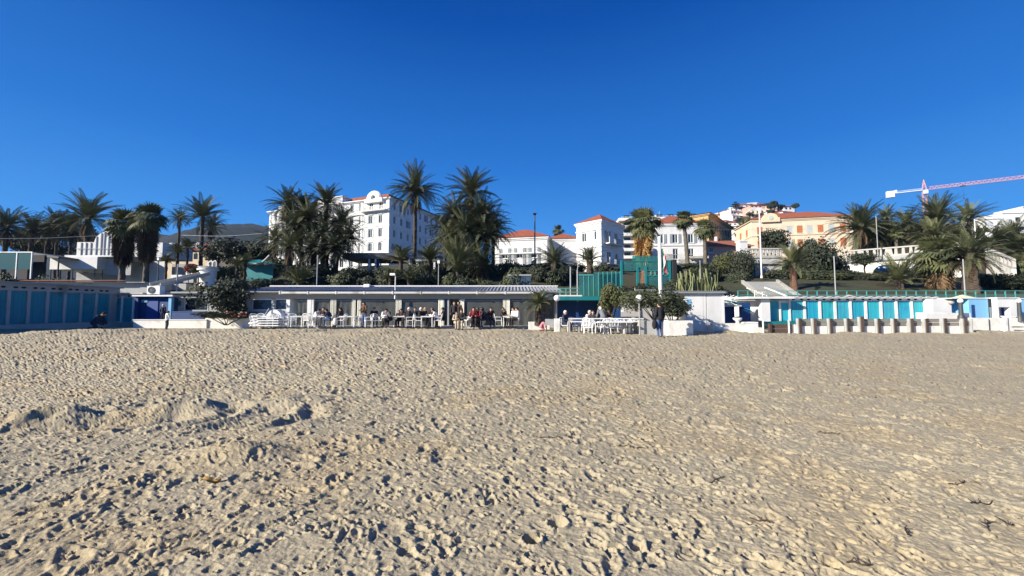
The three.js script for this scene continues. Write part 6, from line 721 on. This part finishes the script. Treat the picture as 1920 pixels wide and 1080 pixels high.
Pp(684, 26, DK, -20, 'arms', 'standing woman in jeans and dark jacket among the tables', C.brown, C.jeans, hairC.d, { long: 1, s: .98 }); Pp(721, 25.8, DK, 40, 'lean', 'hunched person in black and white coat right of the standing woman', C.white, C.black, hairC.d); Pp(732, 26.3, DK, -30, 'lean', 'person all in black beside the hunched person', C.black, C.black, hairC.d); Pp(749, 26.7, DK, 0, 'sit', 'brown haired child sitting behind the table left of the man in black', C.dark, C.dark, hairC.b, { s: .85, long: 1 }); Pp(769, 26, DK, -80, 'sit', 'pale haired man in black sitting with his back turned', C.black, C.dark, hairC.w); Pp(788, 25.9, DK, 85, 'sit', 'white haired person in black left of the table with cups', C.black, C.black, hairC.w); Pp(796, 26.4, DK, 70, 'sit', 'blond person sitting behind the table with cups', C.dark, C.black, hairC.y, { long: 1 }); Pp(821, 26, DK, -85, 'lean', 'person in white shirt sitting at the table by the dark doorway', C.white, C.black, hairC.d); Pp(832, 26.3, DK, -70, 'sit', 'person in black beside the white shirt near the doorway', C.black, C.black, hairC.d);
Pp(852, 26.8, DK, 10, 'stand', 'dark clothed person standing left inside the open doorway', C.dark, C.black, hairC.d); Pp(860, 26.9, DK, -10, 'stand', 'dark clothed person standing right inside the open doorway', C.brown, C.black, hairC.d); Pp(856, 25.2, 0, 20, 'sit', 'child in pale sleeves sitting on the terrace edge', C.beige, C.beige, hairC.d, { s: .9 }); Pp(866, 25.1, 0, -5, 'sit', 'person in black top with bare legs sitting on the terrace edge', C.black, C.beige, hairC.d, { long: 1 }); Pp(881, 26.0, DK, 60, 'lean', 'person in pale jacket bending towards the red hoodies', C.white, C.grey, hairC.d); Pp(888, 25.6, DK, 10, 'sit', 'person in dark red hoodie, left one of two', C.red, C.dark, hairC.d); Pp(897, 25.8, DK, -40, 'sit', 'person in dark red hoodie, right one of two', C.red, C.dark, hairC.b); Pp(906, 26.4, DK, -60, 'sit', 'person in black sitting right of the red hoodies', C.black, C.black, hairC.d); Pp(913, 26.1, DK, -80, 'lean', 'dark dressed person at the right end of the red hoodie group', C.dark, C.navy, hairC.d);
Pp(936, 26.3, DK, 80, 'lean', 'person with auburn hair leaning over the right end table', C.dark, C.dark, hairC.b, { long: 1 }); Pp(964, 26.2, DK, -60, 'sit', 'person in white jacket, left one of the pair at the terrace end', C.white, C.dark, hairC.d); Pp(971, 26, DK, -80, 'sit', 'person in white top, right one of the pair at the terrace end', C.white, C.black, hairC.d);
Pp(702, 26.4, DK, 30, 'sit', 'dark dressed person sitting just right of the standing woman', C.black, C.dark, hairC.d); Pp(757, 26.6, DK, -10, 'lean', 'dark dressed person leaning between child and man in black', C.dark, C.black, hairC.d); Pp(779, 26.5, DK, 10, 'sit', 'dark dressed person hidden behind the man in black', C.navy, C.dark, hairC.d); Pp(811, 26.5, DK, 0, 'sit', 'person facing the beach behind the table with cups', C.dark, C.grey, hairC.b); Pp(943, 26.6, DK, 10, 'sit', 'dark dressed person behind the right end table', C.dark, C.dark, hairC.d); Pp(920, 26.5, DK, 20, 'sit', 'dark dressed person between hoodie group and right end table', C.black, C.navy, hairC.d); Pp(1015, 23.6, .0, 120, 'kneel', 'small child in pink crouching by the little palm planter', C.pink, C.pink, hairC.d, { s: .62 });
// right terrace
{ const d = 21.3, x0 = PX(1045, d), t = T('side_terrace', 'concrete slab of the right terrace with chairs and tables', null, V(x0, 0, -d)), w = PX(1232, d) - x0; M('slab', [B(0, w, -.5, TY - .002, -4.4, 1.1), B(.6, w - .6, -.5, TY - .06, 1.102, 1.5)], m.conc, t); t.userData.kind = 'structure';
  const f = T('terrace_fence', 'white rail fence on short posts along the right terrace', 'fence', V(PX(1046, 20.6), TY, -20.6)), fx = (px) => PX(px, 20.6) - PX(1046, 20.6), fh = PY(597.5, 20.6) - TY; for (const px of [1067, 1102, 1140, 1176, 1204]) M('post', [B(fx(px) - .035, fx(px) + .035, 0, fh - .03, -.03, .03)], m.lightgrey, f); M('rail', [B(fx(1066), fx(1206), fh - .028, fh + .03, -.05, .05)], m.paint, f); M('pillar', [B(fx(1040), fx(1049), -.1, fh, -.3, .0)], m.whiteDirty, f);
  const pn = T('menu_board', 'pale low panel beside the globe lamp at the terrace corner', 'board', V(PX(1022, 22.4), TY, -22.4)); M('board', [B(0, .62, .45, .82, -.03, .03)], m.lightgrey, pn); M('leg', [B(.05, .1, 0, .448, -.02, .02)], m.brown, pn); M('leg', [B(.52, .57, 0, .448, -.02, .02)], m.brown, pn);
  pedestalTable(1085, 20.9, 'white pedestal table at the left of the right terrace'); pedestalTable(1152, 20.2, 'long white table on two columns before the man in grey', 1.7); pedestalTable(1182, 20.9, 'white pedestal table beside the right globe lamp'); pedestalTable(1118, 22.6, 'white table behind, near the blue bar front');
  chair(1102, 20, TY, 172, 'nearest white chair with its back to the beach'); chair(1122, 20.9, TY, 90, 'white chair sideways beside the man in grey jacket'); chair(1135, 20.3, TY, 185, 'white chair below the man in grey jacket'); chair(1160, 20.5, TY, 178, 'white chair with back to the beach, middle of the right terrace'); chair(1172, 20.8, TY, -90, 'white chair between long table and right pedestal table'); chair(1184, 22, TY, 180, 'white chair right at the back by the bushes'); chair(1056, 22.8, TY, 0, 'white chair at the back left by the blue bar front'); chair(1075, 23, TY, 20, 'white chair behind the left pedestal table'); chair(1098, 23, TY, -20, 'white chair under the white haired person'); chair(1148, 21.8, TY, 10, 'white chair facing the beach behind the long table'); chair(1111, 21.8, TY, 100, 'white chair in second row left of the man in grey');
  Pp(1104, 22.9, TY, 30, 'sit', 'white haired person in white sitting at the right terrace', C.white, C.beige, hairC.w); Pp(1112, 22.6, TY, -20, 'sit', 'dark dressed person beside the white haired person', C.dark, C.dark, hairC.d); Pp(1130, 22.2, TY, 190, 'bend', 'man in grey jacket standing bent over a table', C.grey, C.dark, hairC.w); Pp(1142, 22.7, TY, -40, 'sit', 'seated person just right of the man in grey jacket', C.brown, C.dark, hairC.b); Pp(1058, 23, TY, 60, 'sit', 'person with pale cap sitting in shadow at the blue bar', C.navy, C.dark, hairC.w);
}
Pp(1236, 18.5, -.05, 200, 'stand', 'man in dark jacket and jeans standing on sand by the flagpole', C.black, C.jeans, hairC.d);
{ const b = V(PX(1226, 18.4), 0, -18.4), t = T('dark_bag', 'black bag held low beside the man in jeans', 'bag', b); M('bag', [new THREE.SphereGeometry(.2, 12, 10).scale(.6, 1.15, .5).translate(0, .6, 0)], C.black, t); M('handle', [tube([V(-.06, .76, 0), V(0, .92, 0), V(.06, .76, 0)], .012, 10, 5)], C.black, t); }
Pp(183, 25.4, .0, 100, 'kneel', 'person in dark clothes crouching before the blue cabins', C.navy, C.navy, hairC.d, { s: 1.12 }); Pp(315, 25.4, -.02, 150, 'arms', 'child in white top and dark trousers before the blue kiosk', C.white, C.dark, hairC.b, { s: .72 }); Pp(307, 28.9, .36, 180, 'stand', 'dark figure standing in the shade of the blue kiosk', C.navy, C.navy, hairC.w, { s: .78 });
// things on and beside the terrace
{ const a = at(520, 610, 25.9), t = T('sun_lounger_stack', 'stack of white loungers with a curved frame tipped against it', 'lounger stack', V(a.x - .2, DK, a.z + .3)); for (let i = 0; i < 4; i++) M('lounger', [B(-.9, .5, .08 + i * .16, .14 + i * .16, -.5, .1), B(-1.2 - i * .04, -.9, .1 + i * .2, .16 + i * .2, -.5, .1)], m.plastic, t); M('curved_frame', [prep(plate((() => { const p = []; for (let i = 0; i <= 10; i++) { const q = Math.PI * i / 10; p.push([-.05 + .5 * Math.cos(q), .62 + .55 * Math.sin(q)]); } for (let i = 10; i >= 0; i--) { const q = Math.PI * i / 10; p.push([-.05 + .3 * Math.cos(q), .62 + .34 * Math.sin(q)]); } return p; })(), .5)).translate(0, 0, -.8)], m.plastic, t); M('prop', [strut(V(-.9, .1, .0), V(-.35, 1.25, -.2), .06, .03)], m.plastic, t);
  const h = T('sand_slide_ramp', 'pile of pale sheets and cushions at the left end of the terrace', 'cushion pile', V(PX(484, 26.1), DK, -26.1)); for (let i = 0; i < 5; i++) M('cushion', [new THREE.SphereGeometry(.3, 12, 8).scale(1, .35, .8).translate((i % 3) * .3 - .2, .1 + Math.floor(i / 2) * .14, (i % 2) * .2 - .1)], m.plastic, h);
  const pl = at(484, 613, 26.5); M('post', [cyl(.02, .02, 1.0, 0, 0, 0, 6)], m.pole, T('rope_post', 'thin pale post at the left corner of the terrace', 'post', V(pl.x, 0, pl.z)));
  [[800, 'white'], [808, 'pale']].forEach(([px, w]) => { const c = T('cup', w + ' cup on the table before the blond person', 'cup', V(PX(px, 25.95), DK + .736, -25.95)); M('cup', [new THREE.LatheGeometry([[.001, 0], [.04, 0], [.05, .13], [.044, .13], [.036, .012], [.001, .012]].map(q => new THREE.Vector2(...q)), 12)], m.plastic, c); M('saucer', [cyl(.07, .08, .012, 0, .001, 0, 12)], m.plastic, c); });
}
// twigs, bark and weed lying on the sand
function onSand(px, py) { let d = 3; for (let i = 0; i < 60; i++) { const p = at(px, py, d), e = p.y - sandH(p.x, d); d += e * (d / EYE) * .6; } return [PX(px, d, py), d]; }
[[1840, 945, .28, .1, 'straight dry twig lying on the sand at the right'], [1795, 910, .34, -.35, 'crooked brown twig with side shoots at the right'], [1850, 985, .3, -.7, 'dark curved stick low on the right sand'], [1700, 1000, .2, -.9, 'small dark weed strand at the lower right'], [1425, 980, .2, .6, 'dark shred of bark in the middle right sand'], [1180, 836, .45, .3, 'flat brown scrap of bark on the sand'], [1345, 902, .35, -.5, 'thin curved root on the sand right of centre'], [1030, 822, .5, .2, 'pale dry stalk on the sand near the centre'], [1610, 1060, .2, .3, 'clump of dark weed at the bottom edge'], [1892, 985, .12, 0, 'short twig at the right edge'], [1555, 812, .4, .15, 'brown dry stem on the smooth right sand']].forEach(([px, py, l0, an, lb], i) => {
  const ln = l0 * .65, [x, d] = onSand(px, py), t = T('driftwood_twig', lb, 'twig', V(x, 0, -d)), r = rng(i + 900), pts = [], c = Math.cos(an), s = Math.sin(an); for (let k = 0; k <= 6; k++) { const u = (k / 6 - .5) * ln, w = (r() - .5) * ln * .16, X = u * c - w * s, Z = u * s + w * c; pts.push(V(X, sandH(x + X, d - Z) + .008 + .008 * r(), Z)); } const gs = [tube(pts, .0045, 18, 5)]; for (let k = 0; k < 4; k++) { const p = pts[1 + Math.floor(r() * 5)], q = p.clone().add(V((r() - .5) * .09, .012 + .015 * r(), (r() - .5) * .09)); gs.push(bar(p, q, .004, 5, .002)); } M('twig', gs, i % 3 ? m.brown : m.bark, t);
});
{ const [x, d] = onSand(395, 906), t = T('leaf_scrap', 'yellow brown dry leaf scrap on the left sand', 'leaf', V(x, sandH(x, d), -d)), P = [], f = (i, j) => [(i / 6 - .5) * .2, .015 + .02 * Math.sin(i * 1.2) + .02 * Math.abs(j - 1), (j - 1) * .035 * Math.sin(Math.PI * (i + .3) / 6.6)]; for (let i = 0; i < 6; i++) for (let j = 0; j < 2; j++) P.push(...f(i, j), ...f(i + 1, j), ...f(i + 1, j + 1), ...f(i, j), ...f(i + 1, j + 1), ...f(i, j + 1)); M('leaf', [tri(P)], mat(.45, .27, .08, { rough: .9 }), t); }

{ // weed and bark crumbs; many dark specks only stand in for small sand shadows
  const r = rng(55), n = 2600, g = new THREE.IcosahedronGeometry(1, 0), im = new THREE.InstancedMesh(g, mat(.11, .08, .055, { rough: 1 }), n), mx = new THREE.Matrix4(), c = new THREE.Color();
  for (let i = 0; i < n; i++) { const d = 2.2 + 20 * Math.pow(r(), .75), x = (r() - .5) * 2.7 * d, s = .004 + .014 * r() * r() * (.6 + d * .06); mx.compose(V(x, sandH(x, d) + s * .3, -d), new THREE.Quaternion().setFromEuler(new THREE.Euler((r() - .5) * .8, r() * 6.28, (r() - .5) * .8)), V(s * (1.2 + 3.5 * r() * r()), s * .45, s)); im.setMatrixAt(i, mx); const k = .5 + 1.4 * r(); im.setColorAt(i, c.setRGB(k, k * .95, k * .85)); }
  im.name = 'weed_and_shade_specks'; im.castShadow = im.receiveShadow = true; scene.add(im); tag(im, 'dark specks over the sand, some weed and bark, many standing in for small shadows', 'litter and shade specks', null, 'stuff');
}

renderer.render(scene, camera);
